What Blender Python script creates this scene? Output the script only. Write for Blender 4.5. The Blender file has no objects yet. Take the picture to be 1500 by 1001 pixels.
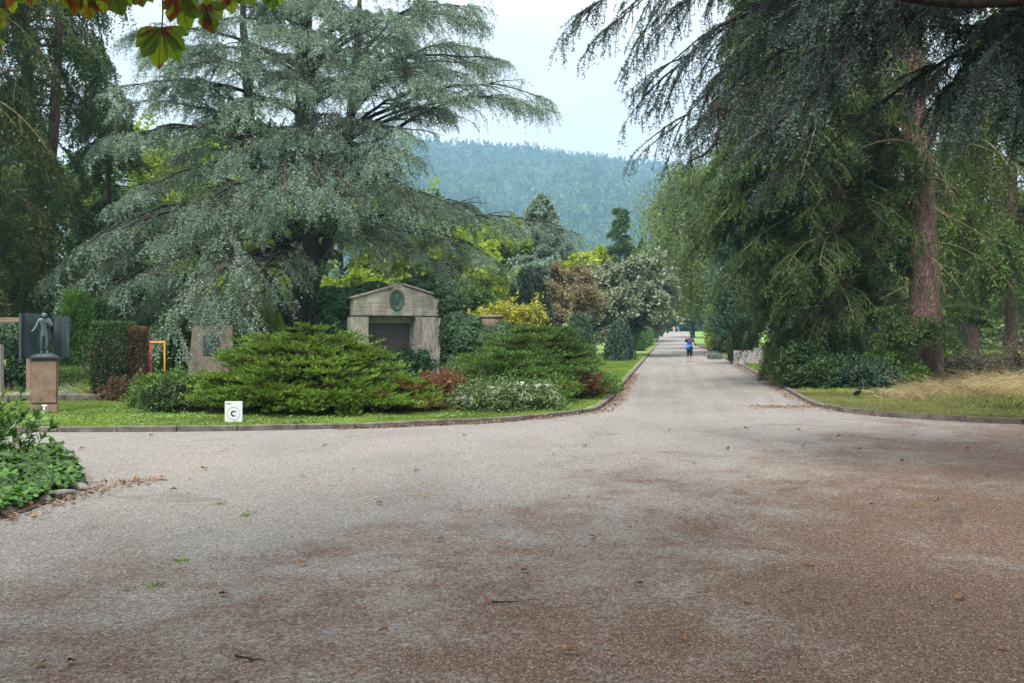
import bpy, bmesh, math, random
import numpy as np
from mathutils import Vector, Matrix

random.seed(7)
C = bpy.context.scene.collection
SC = bpy.context.scene
F, HY, CX, EYE = 1450.0, 488.0, 750.0, 1.7
TAU = 2 * math.pi


def P(px, py, Y):
    """World point that a pixel of the photograph shows at distance Y."""
    return np.array([(px - CX) / F * Y, Y, EYE - (py - HY) / F * Y])


def G(px, py):
    Y = EYE * F / (py - HY)
    return np.array([(px - CX) / F * Y, Y, 0.0])


# ---------------------------------------------------------------- materials
def new_mat(name):
    m = bpy.data.materials.new(name)
    m.use_nodes = True
    nt = m.node_tree
    nt.nodes.clear()
    out = nt.nodes.new('ShaderNodeOutputMaterial')
    return m, nt, out


def nd(nt, kind, **kw):
    n = nt.nodes.new(kind)
    for k, v in kw.items():
        if k.startswith('i_'):
            n.inputs[k[2:].replace('_', ' ')].default_value = v
        else:
            setattr(n, k, v)
    return n


def ramp(nt, stops, fac):
    r = nt.nodes.new('ShaderNodeValToRGB')
    el = r.color_ramp.elements
    while len(el) < len(stops):
        el.new(0.5)
    for e, (p, c) in zip(el, stops):
        e.position = p
        e.color = (*c, 1)
    nt.links.new(fac, r.inputs[0])
    return r.outputs[0]


def mixc(nt, fac, a, b, mode='MIX'):
    m = nt.nodes.new('ShaderNodeMix')
    m.data_type = 'RGBA'
    m.blend_type = mode
    for sock, v in ((m.inputs[0], fac), (m.inputs[6], a), (m.inputs[7], b)):
        if hasattr(v, 'links') or hasattr(v, 'is_linked'):
            nt.links.new(v, sock)
        elif isinstance(v, (tuple, list)):
            sock.default_value = (*v, 1)
        else:
            sock.default_value = v
    return m.outputs[2]


def noise(nt, scale, detail=3, rough=0.55, vec=None, dist=0.0):
    n = nt.nodes.new('ShaderNodeTexNoise')
    n.inputs['Scale'].default_value = scale
    n.inputs['Detail'].default_value = detail
    n.inputs['Roughness'].default_value = rough
    n.inputs['Distortion'].default_value = dist
    if vec is not None:
        nt.links.new(vec, n.inputs['Vector'])
    return n.outputs[0]


def coords(nt, scale=None, kind='Object'):
    t = nt.nodes.new('ShaderNodeTexCoord')
    if scale is None:
        return t.outputs[kind]
    mp = nt.nodes.new('ShaderNodeMapping')
    mp.inputs['Scale'].default_value = scale
    nt.links.new(t.outputs[kind], mp.inputs['Vector'])
    return mp.outputs[0]


def foliage(name, cols, trans=0.3, rough=0.5, spec=0.3, clump=0.6, tcol=(1.0, 1.1, 0.55), cv=(.62, 1.35)):
    """Leaf material: colour differs from leaf to leaf and from clump to clump; some light passes through."""
    m, nt, out = new_mat(name)
    g = nt.nodes.new('ShaderNodeNewGeometry')
    n = len(cols)
    c = ramp(nt, [(i / max(n - 1, 1), k) for i, k in enumerate(cols)], g.outputs['Random Per Island'])
    nz = noise(nt, clump, 2, 0.6, coords(nt))
    v = ramp(nt, [(0.3, (cv[0], cv[0] * 1.02, cv[0])), (0.7, (cv[1], cv[1] * .98, cv[1] * .92))], nz)
    c = mixc(nt, 1.0, c, v, 'MULTIPLY')
    b = nt.nodes.new('ShaderNodeBsdfPrincipled')
    b.inputs['Roughness'].default_value = rough
    b.inputs['Specular IOR Level'].default_value = spec
    nt.links.new(c, b.inputs['Base Color'])
    tr = nt.nodes.new('ShaderNodeBsdfTranslucent')
    nt.links.new(mixc(nt, 1.0, c, tcol, 'MULTIPLY'), tr.inputs['Color'])
    mx = nt.nodes.new('ShaderNodeMixShader')
    mx.inputs[0].default_value = trans
    nt.links.new(b.outputs[0], mx.inputs[1])
    nt.links.new(tr.outputs[0], mx.inputs[2])
    nt.links.new(mx.outputs[0], out.inputs[0])
    return m


def solid(name, cols, scale=6, rough=0.8, bump=0.3, stretch=(1, 1, 1), bscale=30, spec=0.3, metal=0.0, bdist=0.02, detail=5):
    """Noise-coloured surface with a bump."""
    m, nt, out = new_mat(name)
    co = coords(nt, stretch)
    nz = noise(nt, scale, detail, 0.65, co)
    n = len(cols)
    c = ramp(nt, [(0.3 + 0.4 * i / max(n - 1, 1), k) for i, k in enumerate(cols)], nz)
    b = nt.nodes.new('ShaderNodeBsdfPrincipled')
    b.inputs['Roughness'].default_value = rough
    b.inputs['Metallic'].default_value = metal
    b.inputs['Specular IOR Level'].default_value = spec
    nt.links.new(c, b.inputs['Base Color'])
    if bump:
        bn = nt.nodes.new('ShaderNodeBump')
        bn.inputs['Strength'].default_value = bump
        bn.inputs['Distance'].default_value = bdist
        nt.links.new(noise(nt, bscale, 5, 0.7, co), bn.inputs['Height'])
        nt.links.new(bn.outputs[0], b.inputs['Normal'])
    nt.links.new(b.outputs[0], out.inputs[0])
    return m


M = {}
M['cedar'] = foliage('cedar_needles', [(.095, .160, .118), (.170, .250, .198), (.30, .385, .325)], .28, .5, .3, .5, (1, 1.08, .8))
M['cedar_shade'] = foliage('cedar_needles_shaded', [(.040, .070, .066), (.062, .100, .094), (.095, .140, .132)], .18, .5, .3, .8, (1, 1.05, .85))  # darker copy of the cedar needles, shade put into the colour
M['spruce'] = foliage('spruce_needles', [(.024, .050, .016), (.046, .086, .024), (.090, .146, .038)], .32, .5, .25, .45, (.95, 1.1, .8))
M['spruce_old'] = foliage('spruce_needles_dull', [(.036, .050, .017), (.064, .082, .026), (.105, .118, .040)], .4, .55, .2, .5)
M['thuja'] = foliage('thuja_scales', [(.035, .085, .018), (.055, .135, .025), (.085, .18, .04)], .3, .5, .25, .8)
M['yew'] = foliage('yew_needles', [(.020, .048, .014), (.034, .072, .018), (.055, .100, .026)], .22, .45, .3, 1.2)
M['yew_dead'] = foliage('dead_yew_needles', [(.07, .045, .028), (.11, .068, .042), (.05, .04, .022)], .2, .7, .1, 1.2, (1, .9, .7))
M['juniper'] = foliage('juniper_sprays', [(.060, .110, .016), (.115, .195, .026), (.190, .290, .046)], .3, .5, .25, .9)
M['juniper_dark'] = foliage('juniper_sprays_deep', [(.038, .082, .018), (.070, .138, .026), (.120, .200, .042)], .28, .5, .25, .9)
M['juniper_dead'] = foliage('juniper_brown', [(.10, .045, .022), (.15, .07, .03), (.08, .05, .025)], .25, .6, .15, 1.5, (1, .85, .6))
M['ivy'] = foliage('ivy_leaves', [(.012, .034, .014), (.022, .054, .021), (.042, .082, .036)], .12, .5, .16, 1.2)
M['ivy_bright'] = foliage('ground_ivy_leaves', [(.014, .050, .010), (.042, .118, .016), (.105, .215, .030)], .35, .42, .25, 1.5)
M['laurel'] = foliage('laurel_leaves', [(.022, .070, .014), (.045, .125, .020), (.085, .190, .030)], .3, .35, .35, 1.5)
M['lime'] = foliage('light_green_leaves', [(.15, .22, .028), (.22, .30, .038), (.30, .37, .05)], .5, .5, .25, .35)
M['lime_y'] = foliage('yellow_green_leaves', [(.19, .25, .022), (.27, .33, .03), (.34, .38, .04)], .42, .5, .25, .4)
M['green'] = foliage('mid_green_leaves', [(.046, .090, .020), (.076, .138, .028), (.118, .185, .040)], .35, .5, .25, .3)
M['deep'] = foliage('deep_green_leaves', [(.022, .046, .015), (.036, .068, .020), (.056, .092, .028)], .3, .5, .25, .35)
M['birch'] = foliage('birch_leaves', [(.10, .155, .055), (.15, .215, .072), (.21, .27, .10)], .4, .5, .25, .35)
M['grey_leaf'] = foliage('whitebeam_leaves', [(.125, .16, .09), (.18, .215, .135), (.26, .29, .215)], .25, .6, .2, .6, (1, 1.05, .8))
M['brown_leaf'] = foliage('russet_leaves', [(.17, .145, .085), (.22, .175, .11), (.14, .155, .065)], .35, .6, .2, .5, (1, .9, .6))
M['yellow'] = foliage('yellow_leaves', [(.30, .32, .06), (.48, .43, .07), (.17, .26, .05)], .4, .5, .25, 1.5, (1, 1, .6))
M['red_shrub'] = foliage('russet_shrub_leaves', [(.14, .05, .03), (.21, .08, .04), (.12, .09, .03)], .3, .6, .2, 2.0, (1, .8, .6))
M['blue_green'] = foliage('blue_green_needles', [(.035, .078, .050), (.055, .110, .070), (.085, .150, .100)], .25, .5, .25, .6)
M['dark_weep'] = foliage('dark_weeping_scales', [(.020, .044, .026), (.034, .064, .038), (.056, .090, .054)], .2, .5, .25, 1.0)
M['rose_leaf'] = foliage('rose_leaves', [(.06, .11, .04), (.10, .16, .06), (.15, .21, .09)], .3, .5, .3, 2.0)
M['white_petal'] = foliage('white_petals', [(.72, .72, .66), (.8, .8, .76)], .3, .6, .2, 1.0, (1, 1, .95))
M['fern'] = foliage('fern_fronds', [(.10, .16, .03), (.17, .21, .04), (.26, .26, .05)], .35, .6, .2, 1.5)
M['lavender'] = foliage('grey_green_sprigs', [(.16, .20, .16), (.22, .27, .22), (.12, .17, .11)], .25, .6, .2, 1.5, (1, 1, .9))
M['grass'] = foliage('grass_blades', [(.115, .185, .034), (.175, .255, .050), (.245, .325, .080)], .35, .55, .2, .45)
M['grass_dull'] = foliage('worn_grass_blades', [(.115, .135, .042), (.165, .178, .060), (.235, .220, .105)], .35, .6, .2, .45)
M['dry_grass'] = foliage('dry_grass_blades', [(.30, .23, .13), (.42, .34, .20), (.24, .22, .10)], .3, .6, .2, .6, (1, .95, .75))
M['deadwood'] = solid('dead_twigs', [(.035, .028, .02), (.085, .066, .046)], 8, .9, .2)
M['litter'] = foliage('leaf_litter_flakes', [(.10, .055, .035), (.17, .09, .055), (.24, .15, .09)], .1, .8, .15, 3, (1, .9, .7))


def bark(name, cols, scale=9.0, st=.32):
    """furrowed bark: plates between dark cracks"""
    m, nt, out = new_mat(name)
    co = coords(nt, (1, 1, st))
    wob = nt.nodes.new('ShaderNodeMixRGB')
    wob.inputs[0].default_value = .30
    nt.links.new(co, wob.inputs[1])
    nz_ = nt.nodes.new('ShaderNodeTexNoise')
    nz_.inputs['Scale'].default_value = 3.0
    nz_.inputs['Detail'].default_value = 4
    nt.links.new(co, nz_.inputs['Vector'])
    nt.links.new(nz_.outputs[1], wob.inputs[2])
    vo = nt.nodes.new('ShaderNodeTexVoronoi')
    vo.feature = 'DISTANCE_TO_EDGE'
    vo.inputs['Scale'].default_value = scale
    nt.links.new(wob.outputs[0], vo.inputs['Vector'])
    n1 = noise(nt, 11, 6, .75, co)
    c = ramp(nt, [(.3, cols[0]), (.5, cols[1]), (.7, cols[2])], n1)
    k = ramp(nt, [(.0, (.42, .41, .40)), (.22, (1, 1, 1))], vo.outputs['Distance'])
    c = mixc(nt, 1.0, c, k, 'MULTIPLY')
    moss = ramp(nt, [(.52, (0, 0, 0)), (.70, (.6, .6, .6))], noise(nt, .8, 4, .7, coords(nt)))
    c = mixc(nt, moss, c, (.07, .085, .035))
    b = nt.nodes.new('ShaderNodeBsdfPrincipled')
    b.inputs['Roughness'].default_value = .92
    b.inputs['Specular IOR Level'].default_value = .15
    nt.links.new(c, b.inputs['Base Color'])
    ad = nt.nodes.new('ShaderNodeMath')
    ad.operation = 'ADD'
    nt.links.new(k, ad.inputs[0])
    nt.links.new(n1, ad.inputs[1])
    bn = nt.nodes.new('ShaderNodeBump')
    bn.inputs['Strength'].default_value = 1.0
    bn.inputs['Distance'].default_value = .04
    nt.links.new(ad.outputs[0], bn.inputs['Height'])
    nt.links.new(bn.outputs[0], b.inputs['Normal'])
    nt.links.new(b.outputs[0], out.inputs[0])
    return m


M['bark'] = bark('bark_grey_brown', [(.050, .040, .034), (.105, .084, .070), (.165, .135, .115)], 24, .24)
M['bark_red'] = bark('bark_reddish', [(.095, .058, .046), (.165, .105, .086), (.250, .190, .165)], 26, .26)
M['bark_dark'] = solid('bark_dark', [(.015, .012, .010), (.040, .031, .024), (.070, .056, .044)], 9, .9, .8, (1, 1, .3), 16, .15, 0, .04)
M['bark_moss'] = solid('bark_mossy', [(.050, .048, .024), (.100, .096, .046), (.150, .135, .080)], 9, .9, .6, (1, 1, .4), 20, .15)
M['bark_birch'] = solid('bark_birch', [(.10, .10, .09), (.45, .44, .40), (.6, .59, .55)], 6, .8, .3, (1, 1, 3), 20)
M['stone'] = None
M['bronze'] = solid('green_bronze', [(.026, .046, .046), (.045, .078, .074), (.075, .130, .118)], 7, .5, .25, (1, 1, .5), 25, .5, .35)
M['bronze_dark'] = solid('dark_bronze_panel', [(.022, .030, .036), (.036, .050, .058), (.060, .082, .090)], 5, .45, .2, (1, 1, .25), 18, .5, .3)
M['bronze_green'] = solid('verdigris_bronze', [(.028, .050, .040), (.050, .090, .070), (.085, .15, .115)], 8, .5, .4, (1, 1, 1), 20, .5, .3)
M['plaque'] = solid('dark_plaque', [(.030, .028, .025), (.042, .039, .035), (.056, .052, .047)], 5, .5, .15, (1, 1, 6), 12, .35)
M['sandstone'] = solid('red_sandstone', [(.120, .080, .058), (.180, .124, .093), (.240, .172, .134)], 4, .9, .35, (1, 1, 1), 60, .2, 0, .01)
M['kerb'] = solid('kerb_stone', [(.055, .047, .040), (.105, .092, .078), (.165, .148, .13)], 4, .95, .6, (1, 1, 1), 26, .2)
M['concrete'] = solid('grey_concrete', [(.12, .118, .11), (.24, .235, .225), (.33, .325, .31)], 5, .9, .3, (1, 1, 1), 30, .2)
M['soil'] = solid('dark_soil', [(.030, .022, .016), (.060, .045, .032), (.095, .070, .048)], 3, .95, .7, (1, 1, 1), 30, .1)
M['rubble'] = solid('field_stone', [(.08, .072, .064), (.15, .138, .125), (.24, .225, .205)], 6, .9, .6, (1, 1, 1), 20, .2)
M['urn'] = solid('terracotta_urn', [(.10, .078, .058), (.165, .125, .095), (.22, .17, .13)], 8, .9, .4, (1, 1, 1), 30, .2)
M['sign_white'] = solid('sign_enamel', [(.46, .49, .50), (.52, .54, .55)], 3, .5, 0)
M['white'] = solid('white_paint', [(.70, .70, .68), (.78, .78, .76)], 3, .6, 0)
M['ink'] = solid('black_lettering', [(.02, .02, .022), (.03, .03, .032)], 3, .6, 0)
M['red'] = solid('red_paint', [(.60, .045, .05), (.68, .07, .07)], 3, .5, 0)
M['orange'] = solid('orange_paint', [(.72, .25, .03), (.8, .33, .05)], 3, .5, 0)
M['amber'] = solid('amber_paint', [(.62, .32, .03), (.70, .40, .05)], 3, .5, 0)
M['wood_beam'] = solid('weathered_beam', [(.12, .085, .06), (.21, .155, .115)], 6, .9, .4, (.3, 3, 3), 20)
M['skin'] = solid('skin', [(.42, .26, .19), (.48, .31, .23)], 8, .6, 0)
M['hair'] = solid('hair', [(.18, .12, .08), (.26, .18, .12)], 30, .7, .3)
M['shirt'] = solid('navy_patterned_cloth', [(.018, .020, .060), (.045, .055, .13), (.14, .16, .26)], 26, .9, 0)
M['sleeve'] = solid('navy_cloth', [(.012, .013, .035), (.02, .02, .05)], 8, .9, 0)
M['trouser'] = solid('black_cloth', [(.010, .010, .014), (.018, .018, .024)], 8, .9, .1)
M['bag'] = solid('bright_blue_cloth', [(.015, .12, .46), (.03, .20, .60)], 8, .7, .1)
M['shoe'] = solid('dark_shoe', [(.02, .02, .022), (.05, .05, .055)], 12, .6, 0)
M['feather'] = solid('black_feathers', [(.006, .006, .008), (.014, .014, .018)], 30, .45, .2)
M['jacket_orange'] = solid('orange_jacket', [(.70, .20, .03), (.75, .28, .05)], 6, .8, 0)
M['jacket_blue'] = solid('blue_jacket', [(.03, .07, .22), (.05, .11, .30)], 6, .8, 0)
M['trouser_light'] = solid('pale_trousers', [(.5, .47, .42), (.58, .55, .5)], 6, .8, 0)


def board_stone():
    """Concrete cast against boards: fine horizontal board lines, grime running down."""
    m, nt, out = new_mat('board_marked_stone')
    co = coords(nt, (1, 1, 1))
    wv = nt.nodes.new('ShaderNodeTexNoise')
    wv.inputs['Scale'].default_value = 5
    wv.inputs['Detail'].default_value = 5
    nt.links.new(coords(nt, (.35, .35, 5)), wv.inputs['Vector'])
    c1 = ramp(nt, [(.3, (.20, .186, .165)), (.5, (.295, .276, .246)), (.7, (.40, .378, .340))], wv.outputs[0])
    gr = noise(nt, 2.2, 5, .7, coords(nt, (1, 1, .4)))
    c2 = ramp(nt, [(.35, (.55, .55, .52)), (.6, (1.05, 1.05, 1.02))], gr)
    c = mixc(nt, 1.0, c1, c2, 'MULTIPLY')
    b = nt.nodes.new('ShaderNodeBsdfPrincipled')
    b.inputs['Roughness'].default_value = .92
    b.inputs['Specular IOR Level'].default_value = .2
    nt.links.new(c, b.inputs['Base Color'])
    bn = nt.nodes.new('ShaderNodeBump')
    bn.inputs['Strength'].default_value = .6
    bn.inputs['Distance'].default_value = .02
    nt.links.new(wv.outputs[0], bn.inputs['Height'])
    nt.links.new(bn.outputs[0], b.inputs['Normal'])
    nt.links.new(b.outputs[0], out.inputs[0])
    return m


M['stone'] = board_stone()
M['stone_pick'] = solid('picked_stone', [(.15, .14, .12), (.26, .24, .21), (.36, .34, .30)], 14, .95, 1.0, (1, 1, 1), 22, .2, 0, .05)
M['stone_pier'] = solid('chiselled_stone', [(.18, .168, .149), (.28, .263, .235), (.38, .36, .325)], 7, .95, .8, (2.5, 2.5, .5), 16, .2, 0, .03)


def gravel_mat():
    m, nt, out = new_mat('gravel')
    co = coords(nt)
    # single stones
    vo = nt.nodes.new('ShaderNodeTexVoronoi')
    vo.inputs['Scale'].default_value = 105
    nt.links.new(co, vo.inputs['Vector'])
    vo2 = nt.nodes.new('ShaderNodeTexVoronoi')
    vo2.inputs['Scale'].default_value = 64
    nt.links.new(co, vo2.inputs['Vector'])
    sep = nt.nodes.new('ShaderNodeSeparateColor')
    nt.links.new(vo.outputs['Color'], sep.inputs[0])
    stone = ramp(nt, [(0, (.098, .088, .078)), (.3, (.178, .164, .149)), (.75, (.242, .225, .207)), (1, (.40, .38, .355))], sep.outputs[0])
    sep2 = nt.nodes.new('ShaderNodeSeparateColor')
    nt.links.new(vo2.outputs['Color'], sep2.inputs[0])
    st2 = ramp(nt, [(0, (.55, .53, .52)), (.15, (.9, .9, .9)), (.93, (1.05, 1.05, 1.05)), (1, (1.35, 1.35, 1.35))], sep2.outputs[1])
    base = mixc(nt, .8, stone, st2, 'MULTIPLY')
    # brown needle litter lying in drifts, thicker to the right foreground
    xyz = nt.nodes.new('ShaderNodeSeparateXYZ')
    nt.links.new(co, xyz.inputs[0])
    n1 = noise(nt, .50, 6, .70, coords(nt, (1.15, 1.0, 1)), .5)
    n2 = noise(nt, 2.6, 5, .7, coords(nt, (1, 1, 1)), .5)
    n3 = noise(nt, 22, 3, .7, co)

    def mth(op, a, b=None):
        q = nt.nodes.new('ShaderNodeMath')
        q.operation = op
        for i, v in enumerate((a, b)):
            if v is None:
                continue
            if isinstance(v, (int, float)):
                q.inputs[i].default_value = v
            else:
                nt.links.new(v, q.inputs[i])
        return q.outputs[0]
    # distance of a point towards the litter corner: falls with Y, grows with X
    t = mth('MULTIPLY', xyz.outputs[1], -.072)
    t = mth('ADD', t, mth('MULTIPLY', xyz.outputs[0], .095))
    t = mth('ADD', t, .92)
    t = mth('MINIMUM', t, .78)
    t = mth('MAXIMUM', t, -.12)
    d = mth('ADD', t, mth('MULTIPLY', mth('SUBTRACT', n1, .5), 1.7))
    d = mth('ADD', d, mth('MULTIPLY', mth('SUBTRACT', n2, .5), .9))
    d = mth('ADD', d, mth('MULTIPLY', mth('SUBTRACT', n3, .5), 1.4))
    lf = ramp(nt, [(.10, (0, 0, 0)), (.62, (1, 1, 1))], d)
    vo3 = nt.nodes.new('ShaderNodeTexVoronoi')
    vo3.inputs['Scale'].default_value = 115
    nt.links.new(coords(nt, (1, .55, 1)), vo3.inputs['Vector'])
    s3 = nt.nodes.new('ShaderNodeSeparateColor')
    nt.links.new(vo3.outputs['Color'], s3.inputs[0])
    lit = ramp(nt, [(0, (.036, .019, .011)), (.5, (.104, .056, .034)), (.85, (.168, .097, .062)), (1, (.28, .21, .16))], s3.outputs[0])
    f = mth('MULTIPLY', lf, .88)
    col = mixc(nt, f, base, lit)
    # damp dark patches, pinkish worn patches
    n4 = noise(nt, .34, 6, .68, coords(nt, (1.2, .8, 1)), .6)
    wet = ramp(nt, [(.34, (.84, .83, .83)), (.52, (1, 1, 1)), (.72, (1.10, 1.03, .97))], n4)
    col = mixc(nt, 1.0, col, wet, 'MULTIPLY')
    n5 = noise(nt, 1.0, 6, .72, coords(nt, (1, .9, 1)), .7)
    dk = ramp(nt, [(.34, (.70, .69, .70)), (.40, (1, 1, 1))], n5)
    col = mixc(nt, .75, col, dk, 'MULTIPLY')
    # faint wheel tracks running down the avenue
    u = mth('SUBTRACT', xyz.outputs[0], mth('MULTIPLY', xyz.outputs[1], .1585))
    cb_ = nt.nodes.new('ShaderNodeCombineXYZ')
    nt.links.new(mth('MULTIPLY', u, 1.5), cb_.inputs[0])
    nt.links.new(mth('MULTIPLY', xyz.outputs[1], .05), cb_.inputs[1])
    tk = ramp(nt, [(.36, (.84, .83, .82)), (.62, (1.07, 1.07, 1.07))], noise(nt, 1.6, 4, .6, cb_.outputs[0]))
    mk = ramp(nt, [(.0, (0, 0, 0)), (1, (.9, .9, .9))], mth('MULTIPLY', mth('SUBTRACT', xyz.outputs[1], 17.0), .12))
    col = mixc(nt, mk, col, mixc(nt, 1.0, col, tk, 'MULTIPLY'))
    b = nt.nodes.new('ShaderNodeBsdfPrincipled')
    b.inputs['Roughness'].default_value = .93
    b.inputs['Specular IOR Level'].default_value = .2
    nt.links.new(col, b.inputs['Base Color'])
    bn = nt.nodes.new('ShaderNodeBump')
    bn.inputs['Strength'].default_value = .9
    bn.inputs['Distance'].default_value = .012
    hh = mth('ADD', mth('MULTIPLY', vo.outputs['Distance'], -1.0), mth('MULTIPLY', vo2.outputs['Distance'], -.8))
    nt.links.new(hh, bn.inputs['Height'])
    nt.links.new(bn.outputs[0], b.inputs['Normal'])
    nt.links.new(b.outputs[0], out.inputs[0])
    return m


M['gravel'] = gravel_mat()


def ground_mat(name, grass, soil, scale, lo, hi):
    m, nt, out = new_mat(name)
    co = coords(nt)
    n1 = noise(nt, scale, 6, .65, co)
    n2 = noise(nt, scale * 14, 4, .7, co)
    g = ramp(nt, [(.3, grass[0]), (.7, grass[1])], n2)
    s = ramp(nt, [(.3, soil[0]), (.7, soil[1])], n2)
    f = ramp(nt, [(lo, (0, 0, 0)), (hi, (1, 1, 1))], n1)
    c = mixc(nt, f, g, s)
    b = nt.nodes.new('ShaderNodeBsdfPrincipled')
    b.inputs['Roughness'].default_value = .95
    b.inputs['Specular IOR Level'].default_value = .15
    nt.links.new(c, b.inputs['Base Color'])
    bn = nt.nodes.new('ShaderNodeBump')
    bn.inputs['Strength'].default_value = .8
    bn.inputs['Distance'].default_value = .03
    nt.links.new(noise(nt, 40, 4, .7, co), bn.inputs['Height'])
    nt.links.new(bn.outputs[0], b.inputs['Normal'])
    nt.links.new(b.outputs[0], out.inputs[0])
    return m


GR = ((.10, .16, .030), (.19, .26, .06))
SO = ((.045, .034, .024), (.10, .076, .052))
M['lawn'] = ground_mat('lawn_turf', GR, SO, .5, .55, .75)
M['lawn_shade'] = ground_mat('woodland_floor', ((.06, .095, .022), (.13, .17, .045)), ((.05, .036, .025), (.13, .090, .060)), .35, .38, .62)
M['terrain'] = ground_mat('meadow_turf', ((.085, .16, .025), (.15, .25, .045)), SO, .03, .70, .9)


# ---------------------------------------------------------------- mesh building
class MB:
    """Collects verts and faces, then links them as ONE mesh object."""

    def __init__(self):
        self.v, self.f, self.n, self.s = [], [], 0, []

    def add(self, v, f, smooth=False):
        v = np.asarray(v, dtype=np.float32).reshape(-1, 3)
        f = np.asarray(f, dtype=np.int64)
        if not len(f):
            return self
        self.v.append(v)
        self.f.append(f + self.n)
        self.s.append(smooth)
        self.n += len(v)
        return self

    def build(self, name, mat, parent=None, origin=None):
        me = bpy.data.meshes.new(name)
        V = np.concatenate(self.v)
        if origin is not None:
            V = V - np.asarray(origin, dtype=np.float32)
        me.vertices.add(len(V))
        me.vertices.foreach_set('co', V.ravel())
        loops = np.concatenate([f.ravel() for f in self.f])
        tot = np.concatenate([np.full(len(f), f.shape[1], dtype=np.int32) for f in self.f])
        start = np.concatenate([[0], np.cumsum(tot)[:-1]]).astype(np.int32)
        me.loops.add(len(loops))
        me.loops.foreach_set('vertex_index', loops.astype(np.int32))
        me.polygons.add(len(tot))
        me.polygons.foreach_set('loop_start', start)
        sm = np.concatenate([np.full(len(f), s, dtype=bool) for f, s in zip(self.f, self.s)])
        me.polygons.foreach_set('use_smooth', sm)
        me.update(calc_edges=True)
        o = bpy.data.objects.new(name, me)
        C.objects.link(o)
        if mat is not None:
            me.materials.append(mat)
        if parent is not None:
            o.parent = parent
        elif origin is not None:
            o.location = origin
        return o


def nrm(a):
    return a / np.maximum(np.linalg.norm(a, axis=-1, keepdims=True), 1e-9)


def tubes(poly, rad, sides=6):
    """poly (N,K,3), rad (N,K) -> verts, quads"""
    poly = np.asarray(poly, float)
    if poly.ndim == 2:
        poly = poly[None]
        rad = np.asarray(rad, float)[None]
    N, K, _ = poly.shape
    tan = nrm(np.gradient(poly, axis=1))
    mean = nrm(poly[:, -1] - poly[:, 0])
    ref = np.where(np.abs(mean[:, 2:3]) > .75, np.array([[1., 0, 0]]), np.array([[0, 0, 1.]]))[:, None]
    n1 = nrm(np.cross(tan, np.broadcast_to(ref, tan.shape)))
    n2 = np.cross(tan, n1)
    a = np.linspace(0, TAU, sides, endpoint=False)
    ring = n1[:, :, None] * np.cos(a)[None, None, :, None] + n2[:, :, None] * np.sin(a)[None, None, :, None]
    V = poly[:, :, None] + ring * np.asarray(rad)[:, :, None, None]
    idx = np.arange(N * K * sides).reshape(N, K, sides)
    A, B = idx[:, :-1], idx[:, 1:]
    q = np.stack([A, np.roll(A, -1, 2), np.roll(B, -1, 2), B], -1).reshape(-1, 4)
    return V.reshape(-1, 3), q


def leaves(c, d, w, L, W):
    """diamond leaves: base c, direction d, side w, length L, width W"""
    L = np.asarray(L).reshape(-1, 1)
    W = np.asarray(W).reshape(-1, 1)
    m = c + d * L * .45
    v = np.stack([c, m + w * W * .5, c + d * L, m - w * W * .5], 1)
    n = len(c)
    return v.reshape(-1, 3), np.arange(n * 4).reshape(n, 4)


def rv(rng, n):
    return nrm(rng.normal(size=(n, 3)))


def bez(p0, p1, p2, K=9):
    t = np.linspace(0, 1, K)[:, None]
    return (1 - t) ** 2 * np.asarray(p0) + 2 * t * (1 - t) * np.asarray(p1) + t * t * np.asarray(p2)


def spawn(par, n, t0, t1, rng, power=1.0):
    N, K, _ = par.shape
    t = t0 + (t1 - t0) * (rng.random((N, n)) ** power)
    x = t * (K - 1)
    i = np.clip(x.astype(int), 0, K - 2)
    fr = (x - i)[..., None]
    ar = np.arange(N)[:, None]
    a, b = par[ar, i], par[ar, i + 1]
    pos = a + (b - a) * fr
    tan = nrm(b - a)
    idx = np.repeat(np.arange(N), n)
    return pos.reshape(-1, 3), tan.reshape(-1, 3), t.ravel(), idx


def grow(pos, d, L, bend, K=6, rng=None, wob=0.0):
    """curved shoots; bend is added with the square of the length"""
    s = np.linspace(0, 1, K)[None, :, None]
    L = np.asarray(L).reshape(-1, 1, 1)
    p = pos[:, None] + d[:, None] * L * s + np.asarray(bend).reshape(-1, 1, 3) * L * s * s
    if wob and rng is not None:
        p = p + np.cumsum(rng.normal(size=p.shape) * wob * L / K, axis=1) * (s > 0)
    return p


def tufts(poly, per, L, W, rng, a=.5, b=.9, up=.2, t0=.1, sp=0.0):
    pos, tan, t, idx = spawn(poly, per, t0, 1.0, rng)
    n = len(pos)
    d = nrm(tan * a + rv(rng, n) * b + np.array([0, 0, up]))
    w = nrm(np.cross(d, rv(rng, n)))
    k = rng.uniform(.65, 1.3, n)
    if sp:
        pos = pos + rng.normal(size=(n, 3)) * sp
    return leaves(pos, d, w, L * k, W * k)


def side_of(tan, rng, up=0.25):
    """a horizontal side direction, left or right at random"""
    s = np.cross(tan, np.array([0, 0, 1.0]))
    s = nrm(s + 1e-6)
    sg = np.where(rng.random(len(tan)) < .5, -1.0, 1.0)[:, None]
    s = s * sg
    s[:, 2] += rng.normal(size=len(tan)) * up
    return nrm(s)


# ---------------------------------------------------------------- things
def tag(o, label=None, cat=None, group=None, kind=None):
    if label:
        o['label'] = label
    if cat:
        o['category'] = cat
    if group:
        o['group'] = group
    if kind:
        o['kind'] = kind
    return o


def thing(name, label, cat, loc=(0, 0, 0), rz=0, group=None):
    o = bpy.data.objects.new(name, None)
    o.empty_display_size = .2
    C.objects.link(o)
    o.location = tuple(float(x) for x in loc)
    o.rotation_euler = (0, 0, rz)
    return tag(o, label, cat, group)


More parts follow.
